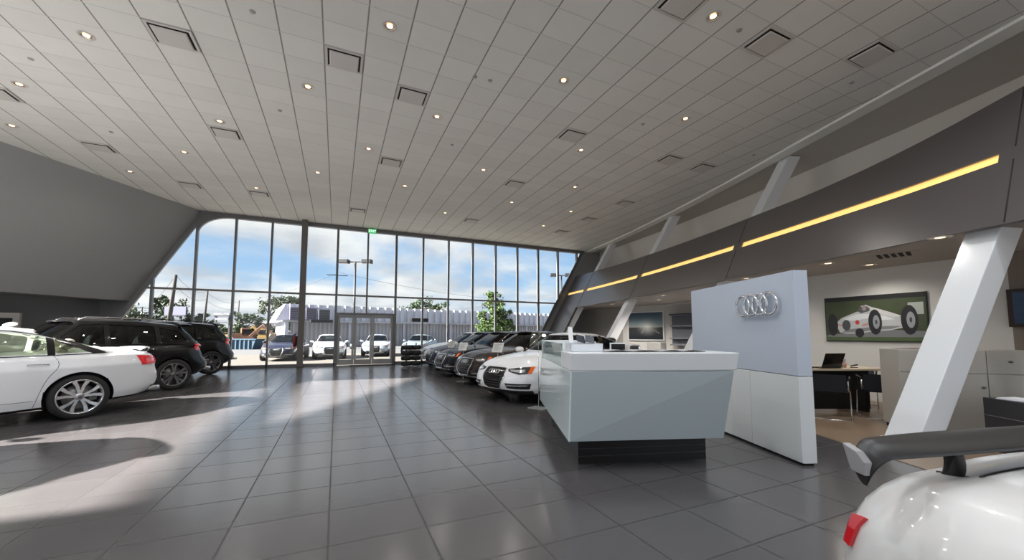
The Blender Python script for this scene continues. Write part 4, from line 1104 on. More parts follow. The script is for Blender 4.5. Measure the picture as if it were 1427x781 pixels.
for (s, t, sx, sy, lb, r) in [(.66, .30, .56, .30, 'flat open magazine on the counter right of the paper tray', .02), (1.20, .28, .46, .30, 'flat grey folder lying on the right half of the counter', -.03)]:
    e = empty('magazine', onDesk(s, t), rzd+r); m = MB(); m.box(-sx/2, sx/2, -sy/2, sy/2, 0, .004); m.build('cover', mat('dark_cover', (.05, .05, .055), .4), e); m = MB()
    m.grid([[(-sx/2+.005+(sx-.01)*k/16, y, .005+.012*abs(math.sin(PI*2*k/16))) for k in range(17)] for y in (-sy/2+.005, sy/2-.005)]); m.build('pages', M_sheet, e); tag(e, lb, 'magazine')
e = empty('desk_camera', onDesk(.80, .46), rzd); m = MB(); m.ell((0, 0, .03), .045, .035, .03, e=.7); m.build('body', M_plas, e); m = MB(); m.ell((.05, 0, .022), .03, .03, .02); m.build('cap', M_dtop, e)
tag(e, 'small black and white gadget lying between the magazines on the counter', 'gadget')
# white monitor behind the counter
e = empty('monitor', onDesk(.82, 1.12, .76), rzd); m = MB(); m.box(-.09, .09, -.07, .07, 0, .012); m.box(-.05, .05, .0, .012, .012, .25); m.build('stand', M_dtop, e, bevel=.003)
m = MB(); m.box(-.10, .10, -.03, .0, .22, .46); m.build('casing', M_dtop, e, bevel=.006); m = MB(); m.box(-.09, .09, -.034, -.030, .235, .445); m.build('screen', M_gloss, e)
tag(e, 'small white monitor standing behind the reception counter', 'monitor')
m = MB(); wk = [FL+dd*.72+ed*.9, FR+ed*.9, FR+ed*1.5, FL+dd*.72+ed*1.5]
m.hexa(dmesh([up(v, .72) for v in wk]+[up(v, .76) for v in wk])); q = [FR+ed*1.42-dd*.05, FR+ed*1.42, FR+ed*1.5, FR+ed*1.5-dd*.05]; m.hexa(dmesh([up(v, 0) for v in q]+[up(v, .72) for v in q])); m.build('work_surface', M_dtop, desk)

# ================================================================== EMBLEM WALL
pd = Vector((.357, .934, 0)).normalized(); pn = Vector((pd.y, -pd.x, 0)); Q0 = Vector((4.34, 2.435, 0)); PL = 2.02; TH = .155
part = empty('emblem_wall', Q0); rzp = math.atan2(pd.y, pd.x); part.rotation_euler = (0, 0, rzp)
M_pu = mat('pale_blue_grey_panel', (.52, .57, .66), .38, var=(1.5, .015)); M_pl = mat('warm_white_panel', (.72, .74, .74), .38, var=(1.5, .015))
m = MB(); m.box(0, PL, -TH, 0, .90, 2.0); m.build('upper_panel', M_pu, part, bevel=.003)
m = MB(); m.box(0, PL, -TH, -.018, .025, .894); m.build('lower_cabinet', M_pl, part, bevel=.003)
m = MB(); m.box(.02, PL-.02, -TH+.02, -.03, 0, .03); m.build('toe_kick', M_black, part)
for k, (a, b) in enumerate([(.0, .735), (.741, 1.10), (1.106, 1.56), (1.566, PL)]):
    m = MB(); m.box(a, b, -.018, 0, .028, .894); d = m.build('cabinet_door', M_pl, part, bevel=.002)
    if k in (1, 3): m = MB(); m.lathe([(0, .028), (.011, .028), (.013, .022), (.007, .01), (.007, 0)], 14, Matrix.Translation(((b if k == 1 else b)-.05, 0, .84)) @ Matrix.Rotation(-PI/2, 4, 'X')); m.build('knob', M_chrome, d)
m = MB(); rings(m, (.52, .05, 1.675), .122, .019, (0, 1, 0), (1, 0, 0), gap=1.18, seg=40)
for k in range(4): m.tube([(.52+(k-1.5)*1.18*.124, .0, 1.675+.124), (.52+(k-1.5)*1.18*.124, .04, 1.675+.124)], .005, 6)
m.build('ring_emblem', M_chrome, part)
tag(part, 'freestanding pale blue-grey wall with four chrome rings and white cabinets below', 'partition')

# ================================================================== OFFICE
tb = empty('office_table', (8.0, 3.75, 0)); T0 = Vector((8.0, 3.75, 0))
a = Vector((6.95, 4.10, 0)); b = Vector((8.68, 3.37, 0)); td = (b-a).normalized(); tn = Vector((-td.y, td.x, 0)); dp = .80
def tq(lst, z0, z1, m): m.hexa([up(v, z0)-T0 for v in lst]+[up(v, z1)-T0 for v in lst]); return m
m = MB(); tq([a, b, b+tn*dp, a+tn*dp], .715, .745, m); m.build('tabletop', mat('pale_oak', (.52, .43, .32), .4, var=(3, .06)), tb, bevel=.003)
m = MB(); tq([a+td*.1+tn*.10, b-td*.35+tn*.10, b-td*.35+tn*.14, a+td*.1+tn*.14], .06, .715, m); m.build('modesty_panel', M_black, tb)
for s in (.1, 1.45):
    m = MB(); tq([a+td*s+tn*.1, a+td*(s+.06)+tn*.1, a+td*(s+.06)+tn*.7, a+td*s+tn*.7], 0, .715, m); m.build('leg', M_black, tb)
tag(tb, 'long office table with pale wood top and black panels, behind the emblem wall', 'table')
def office_chair(x, y, rz, label):
    e = empty('visitor_chair', (x, y, 0), rz); m = MB(); m.ell((0, 0, .45), .23, .23, .035, e=.4); m.build('seat', M_black, e)
    m = MB(); m.grid([[(-.21+.42*k/8, .21+.03*math.cos(PI*(k-4)/8)-.02+.10*j/6, .44+.27*j/6) for k in range(9)] for j in range(7)]); m.grid([[(-.21+.42*k/8, .235+.03*math.cos(PI*(k-4)/8)-.02+.10*j/6, .44+.27*j/6) for k in range(9)] for j in range(7)]); m.build('backrest', mat('black_mesh_fabric', (.02, .022, .03), .8), e)
    for s in (-1, 1):
        m = MB(); m.tube([(s*.23, .24, .62), (s*.23, .22, .46), (s*.24, -.18, .43), (s*.245, -.23, .38), (s*.25, -.27, .03), (s*.25, -.25, .012), (s*.25, .22, .012)], .0105, 8); m.build('leg', M_chrome, e)
        m = MB(); m.tube([(s*.23, .26, .64), (s*.25, .20, .655), (s*.25, -.10, .655), (s*.245, -.17, .60), (s*.24, -.18, .45)], .012, 8); m.build('armrest', M_plas, e)
    m = MB(); m.tube([(-.25, .22, .012), (.25, .22, .012)], .0105, 8); m.build('crossbar', M_chrome, e)
    tag(e, label, 'chair', 'black visitor chairs with chrome legs at the office table')
office_chair(7.25, 3.62, 2.0+PI*0, 'black chair with chrome sled legs pushed under the left part of the office table')
office_chair(7.98, 3.30, 2.1, 'black chair with chrome sled legs pushed under the middle of the office table')
office_chair(8.98, 4.0, -1.2, 'black chair with armrests at the right end of the office table, beside the white cabinet')
def ontable(s, t): return a+td*s+tn*t+Vector((0, 0, .745))
rzt = math.atan2(td.y, td.x)
e = empty('laptop', ontable(.86, .22), rzt+PI+.12); m = MB(); m.box(-.19, .19, -.13, .13, 0, .018); m.build('base', M_plas, e, bevel=.004)
m = MB(); M_ = Matrix.Translation((0, .13, .018)) @ Matrix.Rotation(-.35, 4, 'X'); m.hexa([M_ @ Vector(p) for p in [(-.19, -.006, 0), (.19, -.006, 0), (.19, .006, 0), (-.19, .006, 0), (-.19, -.006, .26), (.19, -.006, .26), (.19, .006, .26), (-.19, .006, .26)]]); m.build('lid', M_gloss, e, bevel=.003)
e.rotation_euler = (0, 0, rzt+.12+PI)
tag(e, 'black laptop standing open on the office table', 'laptop')
e = empty('desk_phone', ontable(.48, .2), rzt); m = MB(); m.hexa([(-.09, -.1, 0), (.09, -.1, 0), (.09, .1, 0), (-.09, .1, 0), (-.09, -.1, .03), (.09, -.1, .03), (.09, .1, .11), (-.09, .1, .11)]); m.build('body', M_plas, e, bevel=.004); m = MB(); m.ell((-.06, 0, .10), .025, .10, .022, e=.6); m.ell((-.06, .0, .16), .03, .03, .04); m.build('handset', mat('dark_maroon_plastic', (.05, .01, .015), .3), e)
tag(e, 'dark desk telephone on the table right beside the emblem wall', 'telephone')
e = empty('pen_cup', ontable(1.28, .3), rzt); m = MB(); m.lathe([(0, 0), (.04, 0), (.045, .09), (.04, .09), (.036, .01), (0, .01)], 20); m.build('cup', mat('rose_ceramic', (.45, .22, .18), .4), e)
m = MB()
for k in range(4): m.tube([(.01*math.cos(k*2), .01*math.sin(k*2), .01), (.03*math.cos(k*2), .03*math.sin(k*2), .15)], .004, 6)
m.build('pens', M_plas, e); tag(e, 'small rose coloured pen cup on the office table right of the laptop', 'pen cup')
e = empty('stapler', ontable(1.42, .25), rzt+.2); m = MB(); m.box(-.07, .07, -.018, .018, 0, .012); m.build('base', M_plas, e, bevel=.003); m = MB(); m.beam((-.065, 0, .03), (.07, 0, .05), .03, .02); m.build('arm', M_plas, e, bevel=.004); tag(e, 'black stapler on the right part of the office table', 'stapler')
e = empty('cup', ontable(1.16, .2), 0); m = MB(); m.lathe([(0, 0), (.03, 0), (.036, .08), (.032, .08), (.027, .006), (0, .006)], 20); m.build('glass', G_acr, e); tag(e, 'small clear drinking glass beside the pen cup on the office table', 'glass')

# credenza with drawers and doors
M_cab = mat('putty_laminate', (.50, .47, .42), .4, var=(2, .02))
ca = Vector((7.12, 2.72, 0)); cb = Vector((8.12, 1.80, 0)); cd = (cb-ca).normalized(); L_ = (cb-ca).length
cr = empty('credenza', ca, math.atan2(cd.y, cd.x)); m = MB(); m.box(0, L_, .0, .42, .06, 1.125); m.build('carcass', M_cab, cr, bevel=.003); m = MB(); m.box(.02, L_-.02, .03, .4, 0, .06); m.build('toe_kick', M_black, cr)
nd = 3
for k in range(nd):
    x0_, x1_ = k*L_/nd+.004, (k+1)*L_/nd-.004
    for nm, z0_, z1_, kz, kx in (('drawer', .82, 1.115, .98, (x0_+x1_)/2), ('door', .07, .81, .64, x1_-.05)):
        m = MB(); m.box(x0_, x1_, -.018, 0, z0_, z1_); d = m.build(nm, M_cab, cr, bevel=.002); m = MB(); m.ell((kx, -.03, kz), .022, .014, .014); m.build('knob', M_rimd, d)
tag(cr, 'long putty coloured cabinet with drawers behind the large slanted column', 'cabinet')
# dark low console with papers
e = empty('low_console', (6.75, 1.55, 0), -.55); m = MB(); m.box(-.05, 1.2, -.1, .4, 0, .60)
m.build('carcass', mat('charcoal_laminate', (.045, .045, .048), .35), e, bevel=.004); m = MB(); m.box(-.06, 1.2, -.106, -.10, .40, .406); m.box(-.06, 1.2, -.106, -.10, .20, .206); m.box(-.057, -.05, -.1, .4, .40, .406); m.build('drawer_lines', mat('grey_line', (.2, .2, .2), .4), e)
tag(e, 'low charcoal console at the right edge of the frame, behind the black wing', 'console')
m = MB()
for k in range(4): m.box(-.12+.01*k, .12+.008*k, -.16, .16, k*.004, k*.004+.003)
o = m.build('paper_pile', M_paper, loc=(6.93, 1.62, .602), rz=-.3); tag(o, 'loose white papers lying on the low charcoal console', 'papers')
# thin leaflet on the credenza
m = MB(); m.grid([[(-.15+.3*k/8, y, .004+.012*(k/8)**2) for k in range(9)] for y in (-.1, .1)]); m.grid([[(-.15+.3*k/8, y, .001+.012*(k/8)**2) for k in range(9)] for y in (-.1, .1)]); o = m.build('leaflet', mat('brown_leaflet', (.16, .11, .09), .5), loc=(7.50, 2.74, 1.126), rz=-.7); tag(o, 'thin dark leaflet lying on top of the putty cabinet', 'leaflet')
# framed picture on the brown wall
e = empty('framed_screen', (9.83, 1.85, 1.45)); m = MB(); m.box(-.05, 0, -.6, .52, 0, .60); m.build('frame', mat('dark_wood_frame', (.035, .018, .012), .4), e, bevel=.006); m = MB(); m.box(-.056, -.05, -.54, .46, .05, .55); m.build('picture', mat('deep_blue_picture', (.03, .06, .12), .3, var=(6, .5)), e)
tag(e, 'dark framed blue picture on the brown wall at the right frame edge', 'picture')

# ---- pictures
def img_mat(name, fn):
    m = bpy.data.materials.new(name); m.use_nodes = True; fn(m.node_tree, m.node_tree.nodes['Principled BSDF']); MATS[name] = m; return m
# racing car poster on the wall x = 9.85 : printed relief-free layers, all flat ink on one board
ph0, ph1, pz0, pz1 = 3.29, 4.90, 1.185, 2.12
post = empty('racing_poster', (9.85, (ph0+ph1)/2, pz0)); pw, phh = ph1-ph0, pz1-pz0
m = MB(); m.box(-.035, 0, -pw/2, pw/2, 0, phh); m.build('board', M_plas, post)
def ink(name, polys, mt, layer, par=post):
    m = MB()
    for poly in polys:
        X = -.0355-.0006*layer
        m.add([(X, pw/2-u*pw, v*phh) for u, v in poly], [list(range(len(poly)))])
    o = m.build(name, mt, par, fixn=False); return o
def circ(cx, cy, rx, ry, n=26, a0=0, a1=2*PI): return [(cx+rx*math.cos(a0+(a1-a0)*k/n), cy+ry*math.sin(a0+(a1-a0)*k/n)) for k in range(n)]
I = lambda n, c, **k: mat('ink_'+n, c, .45, **k)
ink('printed_background', [[(.01, .02), (.99, .02), (.99, .90), (.01, .90)]], I('field_green', (.055, .072, .034), var=(5, .3)), 0)
ink('printed_road', [[(.01, .10), (.99, .10), (.99, .22), (.60, .26), (.01, .14)]], I('tarmac', (.19, .20, .21)), 1)
ink('printed_verge', [[(.01, .02), (.99, .02), (.99, .10), (.01, .10)]], I('verge_green', (.08, .12, .05), var=(6, .2)), 2)
ink('printed_backdrop', [[(.82, .55), (.97, .56), (.97, .80), (.84, .80)]], I('pale_backdrop', (.42, .45, .42)), 2)
body = [(.13, .33), (.14, .45), (.19, .53), (.28, .60), (.36, .66), (.40, .78), (.45, .80), (.50, .75), (.60, .68), (.68, .58), (.78, .50), (.82, .42), (.80, .30), (.66, .24), (.50, .22), (.38, .18), (.24, .17), (.16, .20)]
ink('printed_car_body', [body], I('car_silver', (.50, .52, .54), var=(5, .12)), 3)
ink('printed_highlight', [[(.20, .50), (.34, .60), (.47, .60), (.62, .55), (.72, .47), (.60, .46), (.45, .50), (.30, .46)]], I('car_light', (.72, .74, .76)), 4)
ink('printed_shadow', [[(.18, .20), (.36, .20), (.50, .25), (.68, .27), (.78, .33), (.60, .33), (.42, .30), (.24, .27)]], I('car_dark', (.22, .23, .24)), 4)
ink('printed_tail', [[(.46, .74), (.54, .72), (.68, .62), (.80, .52), (.70, .52), (.56, .60)]], I('tail_white', (.62, .62, .62)), 5)
ink('printed_cockpit', [[(.36, .66), (.39, .76), (.45, .77), (.49, .72), (.48, .66), (.40, .62)]], I('cockpit', (.10, .10, .12)), 5)
ink('printed_driver', [circ(.43, .73, .022, .06, 16)], I('helmet', (.35, .28, .24)), 6)
ink('printed_grille', [circ(.235, .36, .045, .12, 20)], I('grille', (.07, .075, .08)), 5)
ink('printed_roundel', [circ(.352, .42, .022, .05, 16)], I('red', (.55, .05, .05)), 5)
W4 = [(.085, .38, .058, .255), (.53, .42, .066, .27), (.845, .45, .075, .30), (.37, .19, .045, .10)]
for w_ in W4: ink('printed_tyre', [circ(*w_)], I('tyre', (.022, .022, .025)), 6)
for a_, b_, c_, d_ in W4[1:3]: ink('printed_hub', [circ(a_+.012, b_, c_*.50, d_*.55, 20)], I('hub', (.30, .32, .34)), 7)
for a_, b_, c_, d_ in W4[1:3]: ink('printed_hub_centre', [circ(a_+.012, b_, c_*.16, d_*.18, 14)], I('hubc', (.06, .06, .07)), 8)
ink('printed_axles', [[(.12, .40), (.19, .37), (.19, .34), (.12, .37)], [(.46, .36), (.40, .33), (.40, .37), (.46, .40)]], I('axle', (.55, .25, .2)), 5)
tag(post, 'wide poster of a silver vintage racing car on the white office wall', 'poster')

# road picture on its angled wall
def sunset(nt, b):
    N, L = nt.nodes, nt.links; tc = N.new('ShaderNodeTexCoord'); sp = N.new('ShaderNodeSeparateXYZ'); L.new(tc.outputs['Object'], sp.inputs[0])
    def mth(op, a, bb=None, clamp=False):
        n = N.new('ShaderNodeMath'); n.operation = op; n.use_clamp = clamp
        for i, v in enumerate((a, bb)):
            if v is None: continue
            if isinstance(v, (int, float)): n.inputs[i].default_value = v
            else: L.new(v, n.inputs[i])
        return n.outputs[0]
    r = N.new('ShaderNodeValToRGB'); L.new(mth('DIVIDE', sp.outputs[2], 1.2), r.inputs[0]); cr_ = r.color_ramp
    cols = [(0, (.012, .016, .022)), (.30, (.03, .035, .04)), (.44, (.035, .035, .03)), (.47, (.30, .32, .30)), (.62, (.22, .30, .34)), (.85, (.08, .14, .19)), (1, (.03, .07, .10))]
    while len(cr_.elements) < len(cols): cr_.elements.new(.5)
    for el, (p, c) in zip(cr_.elements, cols): el.position = p; el.color = (*c, 1)
    g = mth('POWER', mth('SUBTRACT', 1., mth('SQRT', mth('ADD', mth('POWER', mth('DIVIDE', mth('SUBTRACT', sp.outputs[0], .1), .62), 2.), mth('POWER', mth('DIVIDE', mth('SUBTRACT', sp.outputs[2], .58), .5), 2.))), True), 2.)
    mx = N.new('ShaderNodeMix'); mx.data_type = 'RGBA'; L.new(mth('MULTIPLY', g, .9), mx.inputs['Factor']); L.new(r.outputs[0], mx.inputs['A']); mx.inputs['B'].default_value = (.80, .84, .80, 1); L.new(mx.outputs['Result'], b.inputs['Base Color']); b.inputs['Roughness'].default_value = .35
M_road = img_mat('printed_road_landscape', sunset)
wa, wb_ = Vector((12.66, 14.23, 0)), Vector((13.22, 12.89, 0)); wdv = (wb_-wa).normalized(); wn = Vector((-wdv.y, wdv.x, 0))
if wn.x > 0: wn = -wn
A2 = wa+wn*.03
e = empty('road_picture', ((wa+wb_)/2+Vector((0, 0, 1.10)))+wn*.02); e.rotation_euler = (0, 0, math.atan2(wdv.y, wdv.x)); hw = .80
m = MB(); m.box(-hw-.05, hw+.05, -.05, .0, -.05, 1.27); m.build('frame', M_dtop, e, bevel=.004)
m = MB(); m.box(-hw, hw, -.056, -.05, 0, 1.22); m.build('picture', M_road, e)
m = MB()
for s in (-.22, .62): m.add([(.1, -.0575, .55), (.115, -.0575, .55), (s+.06, -.0575, .28), (s, -.0575, .28)], [(0, 1, 2, 3)])
m.build('road_lines', mat('printed_pale_line', (.35, .33, .28), .5), e, fixn=False)
tag(e, 'large white-framed picture of an open road under a bright sky on the office wall', 'picture')
# wall shelves beside it
e = empty('wall_shelves', (13.28, 12.35, 0), math.atan2(-1.8, .62)+.02)
m = MB(); m.box(-.02, 1.05, -.30, -.02, 2.18, 2.20); m.box(1.0, 1.08, -.34, 0, .8, 2.26); m.build('side_panel', M_black, e)
for z in (.86, 1.14, 1.66, 2.12): m = MB(); m.box(.0, 1.0, -.30, -.04, z, z+.05); m.build('shelf', mat('grey_blue_shelf', (.19, .20, .23), .4), e)
m = MB(); m.box(.0, 1.0, -.04, -.01, .86, 2.17); m.build('back_panel', mat('grey_blue_back', (.15, .16, .19), .5), e)
tag(e, 'grey shelving unit with a black side panel, right of the road picture', 'shelves')
m = MB(); m.box(-.3, .3, -.25, .25, 0, 1.0); o = m.build('white_plinth', mat('putty_plinth', (.30, .30, .29), .6), loc=(12.3, 12.3, 0), rz=1.9, bevel=.01); tag(o, 'plain white display plinth under the road picture', 'plinth')

# left: white cabinet with a dark opening, under the inclined wall
e = empty('display_cabinet', (-8.08, 15.3, 0), .35); m = MB()
m.box(-.9, 0, 0, .3, 0, .1); m.box(-.9, 0, 0, .3, 1.76, 1.905); m.box(-.12, 0, 0, .3, .1, 1.76); m.box(-.9, -.78, 0, .3, .1, 1.76); m.build('frame', mat('pale_putty_frame', (.30, .29, .27), .5), e, bevel=.004)
m = MB(); m.box(-.78, -.12, .15, .3, .1, 1.76); m.build('back', M_black, e); tag(e, 'pale framed cabinet with a black opening at the left edge behind the white sedan', 'cabinet')
# ================================================================== MID-ENGINED COUPE WITH THE REAR WING (bottom right)
SPORT = mod(COUPE, name='white_sports_car', L=4.46, W=1.985, H=1.25, R=.34, rim=.262, axles=(-1.28, 1.37), nf=3.8, nr=9., N=120, flare=.012, taper=.02,
    LV=[(.00, .90, .16, .22), (.05, .945, .10, .08), (.18, .975, .035, .0), (.38, .99, .0, .0), (.55, 1.0, .02, .015), (.68, 1.0, .03, .03), (.78, .99, .05, .045), (.86, .965, .085, .065), (.93, .925, .125, .095), (.98, .88, .16, .13), (1.0, .83, .20, .16)],
    zs=[(-2.23, .87), (-1.9, .915), (-1.4, .925), (-.6, .83), (.2, .78), (1.2, .80), (1.8, .68), (2.22, .52)],
    zc=[(-2.23, .89), (-2.0, .935), (-1.5, .97), (-.6, .96), (.6, .88), (1.2, .82), (1.8, .70), (2.22, .54)],
    zb=[(-2.22, .26), (-1.8, .18), (0, .12), (1.9, .13), (2.22, .18)],
    cab=dict(x=(-1.45, 1.15, -.25, .30), wb=.76, wr=.50, roof=[(-.25, 1.225), (0, 1.25), (.30, 1.24)]),
    ws=(.90, 1.19), rw=(1.02, 1.16),
    dlo=[[(.62, .90), (-.40, .90), (-.30, 1.14), (.05, 1.16)]], dlo_out=[(.68, .885), (-.50, .885), (-.32, 1.15), (.05, 1.175)],
    pill=[([(-.42, .90), (-.31, 1.13)], [(-.50, .89), (-.34, 1.14)])],
    seams=[[(.80, .80), (.95, .55), (.90, .25), (.82, .16)], [(-.52, .84), (-.62, .5), (-.50, .18)]], handles=[(-.40, .70)], mirror=(.55, .95), seat=(-.05,),
    front=None, rear=dict(lamp=(.86, .95, .68, .76), bump=(.28, .38), ring=.80, plate=.60))
sp_ = SPORT
r8 = make_car(SPORT, paint('pearl_white_car_paint', (.72, .70, .68), 0., .22), 'white sports car at the bottom right corner with a black rear wing', 'car', 2)
place(r8, 1.884, -1.53, math.radians(-102))
M_wing = mat('matte_carbon_wing', (.022, .020, .019), .38, spec=.6)
# wing: arched aerofoil with drooping ends, lofted along the span
def wing_sec(yy, dz=0., sh=0.):
    s = min(1, abs(yy)/.99); xf = -2.03+.045*s**5; xn = -1.915-.012*s**5-sh; zf, zn = 1.030-.006*(1-s*s)+dz, .992+dz
    P = []; n = 12
    for k in range(n+1): u = k/n; P.append((xf+(xn-xf)*u, zf+(zn-zf)*u+.016*math.sin(PI*u)**.7))
    for k in range(n-1, 0, -1): u = k/n; P.append((xf+(xn-xf)*u, zf+(zn-zf)*u-.014*math.sin(PI*u)**.6))
    return [Vector((x, yy, z)) for x, z in P]
m = MB(); half = [(.93*k/24, 0.) for k in range(25)]+[(.93+.058*math.sin(t), -.072*(1-math.cos(t))) for t in [PI/2*k/8 for k in range(1, 9)]]
secs = [wing_sec(-y, dz, .03*(-dz/.085)) for y, dz in half[::-1]]+[wing_sec(y, dz, .03*(-dz/.085)) for y, dz in half[1:]]; m.grid(secs, closed=True); m.add(secs[0], [list(range(len(secs[0])))]); m.add(secs[-1], [list(range(len(secs[0])))])
wg = m.build('rear_wing', M_wing, r8)
for s in (-1, 1):
    m = MB(); y0 = s*.990
    pts = [(-2.005, 1.02), (-1.99, .965), (-1.985, .95), (-1.95, .945), (-1.95, .98), (-1.97, 1.005)]
    m.prism(pts, lambda u, v: (u, y0+s*.008, v), lambda u, v: (u+.005, y0-s*.014, v)); m.build('end_plate', mat('grey_end_plate', (.30, .29, .29), .35), wg, bevel=.003)
    m = MB(); yy = s*.64
    A = [(-2.015, .89), (-1.965, .90)]; B = [(-2.0, 1.01), (-1.955, 1.0)]
    rows = []
    for t in [k/6 for k in range(7)]:
        x0 = A[0][0]+(B[0][0]-A[0][0])*t+.012*math.sin(PI*t); x1 = A[1][0]+(B[1][0]-A[1][0])*t+.012*math.sin(PI*t); z = A[0][1]+(B[0][1]-A[0][1])*t; cxx = (x0+x1)/2; hx = (x1-x0)/2
        rows.append([Vector((cxx+hx*math.cos(2*PI*j/16), yy-s*.02*(1-t)+.016*math.sin(2*PI*j/16), z)) for j in range(16)])
    m.grid(rows, closed=True); m.build('wing_strut', M_gloss, wg)
# ducktail lip and the dark gap in front of it
zcS = interp(*zip(*SPORT['zc'])); zsS = interp(*zip(*SPORT['zs']))
sk = Skin([bpy.data.objects[r.name].data for r in KIDS_of(r8) if r.name.startswith('body')])
m = MB(); P = []
for k in range(41):
    y = -.60+1.2*k/40; x = -1.965+.03*(abs(y)/.6)**4; h, n = sk.hit('T', x, y); P.append(h+Vector((0, 0, .0)))
m.tube(P, .0045, 6); m.build('deck_gap', M_plas, r8)
m = MB(); rows = []
for k in range(41):
    y = -.62+1.24*k/40; x = -1.972+.03*(abs(y)/.6)**4; f = 1-(abs(y)/.64)**6
    h, n = sk.hit('T', x, y); h2, _ = sk.hit('T', x-.075, y); rows.append([h-Vector((0, 0, .01)), h+Vector((-.01, 0, .006*f)), h2+Vector((0, 0, .026*f)), h2+Vector((-.012, 0, .018*f)), h2-Vector((.004, 0, .012))])
m.grid(rows, closed=True); m.build('tail_lip', MATS['pearl_white_car_paint'], r8)
# ================================================================== OUTSIDE
GZ = -.12
M_conc = mat('pale_concrete', (.095, .085, .072), .85, var=(.5, .10))
M_asph = mat('grey_asphalt', (.075, .075, .078), .9, var=(.7, .12))
m = MB(); m.add([(-60, 18.02, GZ), (60, 18.02, GZ), (60, 32, GZ), (-60, 32, GZ)], [(0, 1, 2, 3)]); tag(m.build('forecourt', M_conc, fixn=False), kind='structure')
m = MB(); m.add([(-260, 31.9, GZ-.01), (300, 31.9, GZ-.01), (300, 420, GZ-.01), (-260, 420, GZ-.01)], [(0, 1, 2, 3)]); tag(m.build('street', M_asph, fixn=False), kind='structure')
m = MB(); m.add([(-60, -30, GZ-.03), (60, -30, GZ-.03), (60, 18.1, GZ-.03), (-60, 18.1, GZ-.03)], [(0, 1, 2, 3)]); tag(m.build('ground', M_asph, fixn=False), kind='structure')
for k, px in enumerate([360, 425, 437]):
    pass

def W2(px, depth, py=None):
    x, y = camxy(px, depth)
    if py is None: return Vector((x, y, GZ))
    return Vector((x, y, CAMH+(466-py)/536.29*depth))
# metal building across the street
M_corr = mat('white_corrugated_metal', (.48, .49, .55), .5, var=(.3, .05))
M_corr2 = mat('grey_corrugated_metal', (.38, .37, .39), .55, var=(.3, .06))
bA, bB = Vector((-5.2, 48.3, 0)), Vector((33., 55.4, 0)); bd = (bB-bA); BL = bd.length; bd.normalize()
bl = empty('metal_building', (bA.x, bA.y, GZ), math.atan2(bd.y, bd.x))
def corr(m, x0, x1, y, z0, z1, pitch=.62, dep=.10):
    n = int((x1-x0)/pitch); r0 = []; 
    for k in range(n):
        xx = x0+k*pitch
        for dx, dy in ((0, 0), (.36*pitch, 0), (.46*pitch, -dep), (.9*pitch, -dep)): r0.append((xx+dx, y+dy))
    r0.append((x1, y)); m.grid([[(x, yy, z0) for x, yy in r0], [(x, yy, z1) for x, yy in r0]], smooth=False); return m
m = MB(); corr(m, 0, BL, 0, 2.95, 4.75, .95, .26); m.build('parapet_cladding', M_corr, bl)
m = MB(); m.box(-.3, BL, -.5, .1, 2.78, 2.97); m.box(-.1, BL, .15, 14, 4.55, 4.75); m.build('ledge', M_corr2, bl)
m = MB(); corr(m, .6, BL, .3, 0, 2.8, .45, .14); m.build('wall_cladding', M_corr2, bl)
m = MB(); m.box(.0, .35, -.35, .2, 0, 2.8)
for k in range(1, 6): m.box(k*6.6, k*6.6+.25, -.1, .25, 0, 2.8)
m.build('white_posts', M_corr, bl)
m = MB(); m.hexa([(-.9, 0, 2.9), (0, 0, 2.9), (0, 14, 2.9), (-.9, 14, 2.9), (0, 0, 4.75), (.1, 0, 4.75), (.1, 14, 4.75), (0, 14, 4.75)]); m.box(0, .2, .2, 14, 0, 3); m.build('side_slope', M_corr, bl)
tag(bl, 'long low white corrugated metal building across the forecourt', 'building')
def ac(px, py0, py1, depth, wpx, name, mt, label, cat='air conditioner'):
    c = W2(px, depth, py1); w_ = wpx*depth/536; h = (py1-py0)*depth/536; e = empty(name, c, math.atan2(bd.y, bd.x)); m = MB(); m.box(-w_/2, w_/2, -.4, .4, 0, h); m.build('casing', mt, e, bevel=.02)
    m = MB()
    for k in range(5): m.box(-w_/2+.04, w_/2-.04, -.425, -.40, h*(.12+.17*k), h*(.18+.17*k))
    m.build('louvres', M_gap, e); tag(e, label, cat)
M_acp = mat('violet_grey_casing', (.10, .09, .15), .5)
ac(413, 429, 446, 42.2, 17, 'rooftop_unit', M_acp, 'violet-grey rooftop unit on the metal building, left of the steel column')
ac(433, 430, 446, 42.4, 13, 'rooftop_unit', M_acp, 'violet-grey rooftop unit on the metal building, just right of the steel column')
ac(451, 432, 447, 42.6, 14, 'rooftop_unit', mat('dark_grey_casing', (.06, .06, .08), .5), 'dark grey rooftop unit on the metal building, left of the doors')
ac(448, 446, 450, 41.8, 28, 'wall_grille', M_black, 'dark long vent under the rooftop units left of the doors', 'vent')
ac(584, 444, 449, 47.5, 24, 'wall_grille', M_black, 'dark long vent on the metal building ledge right of the doors', 'vent')

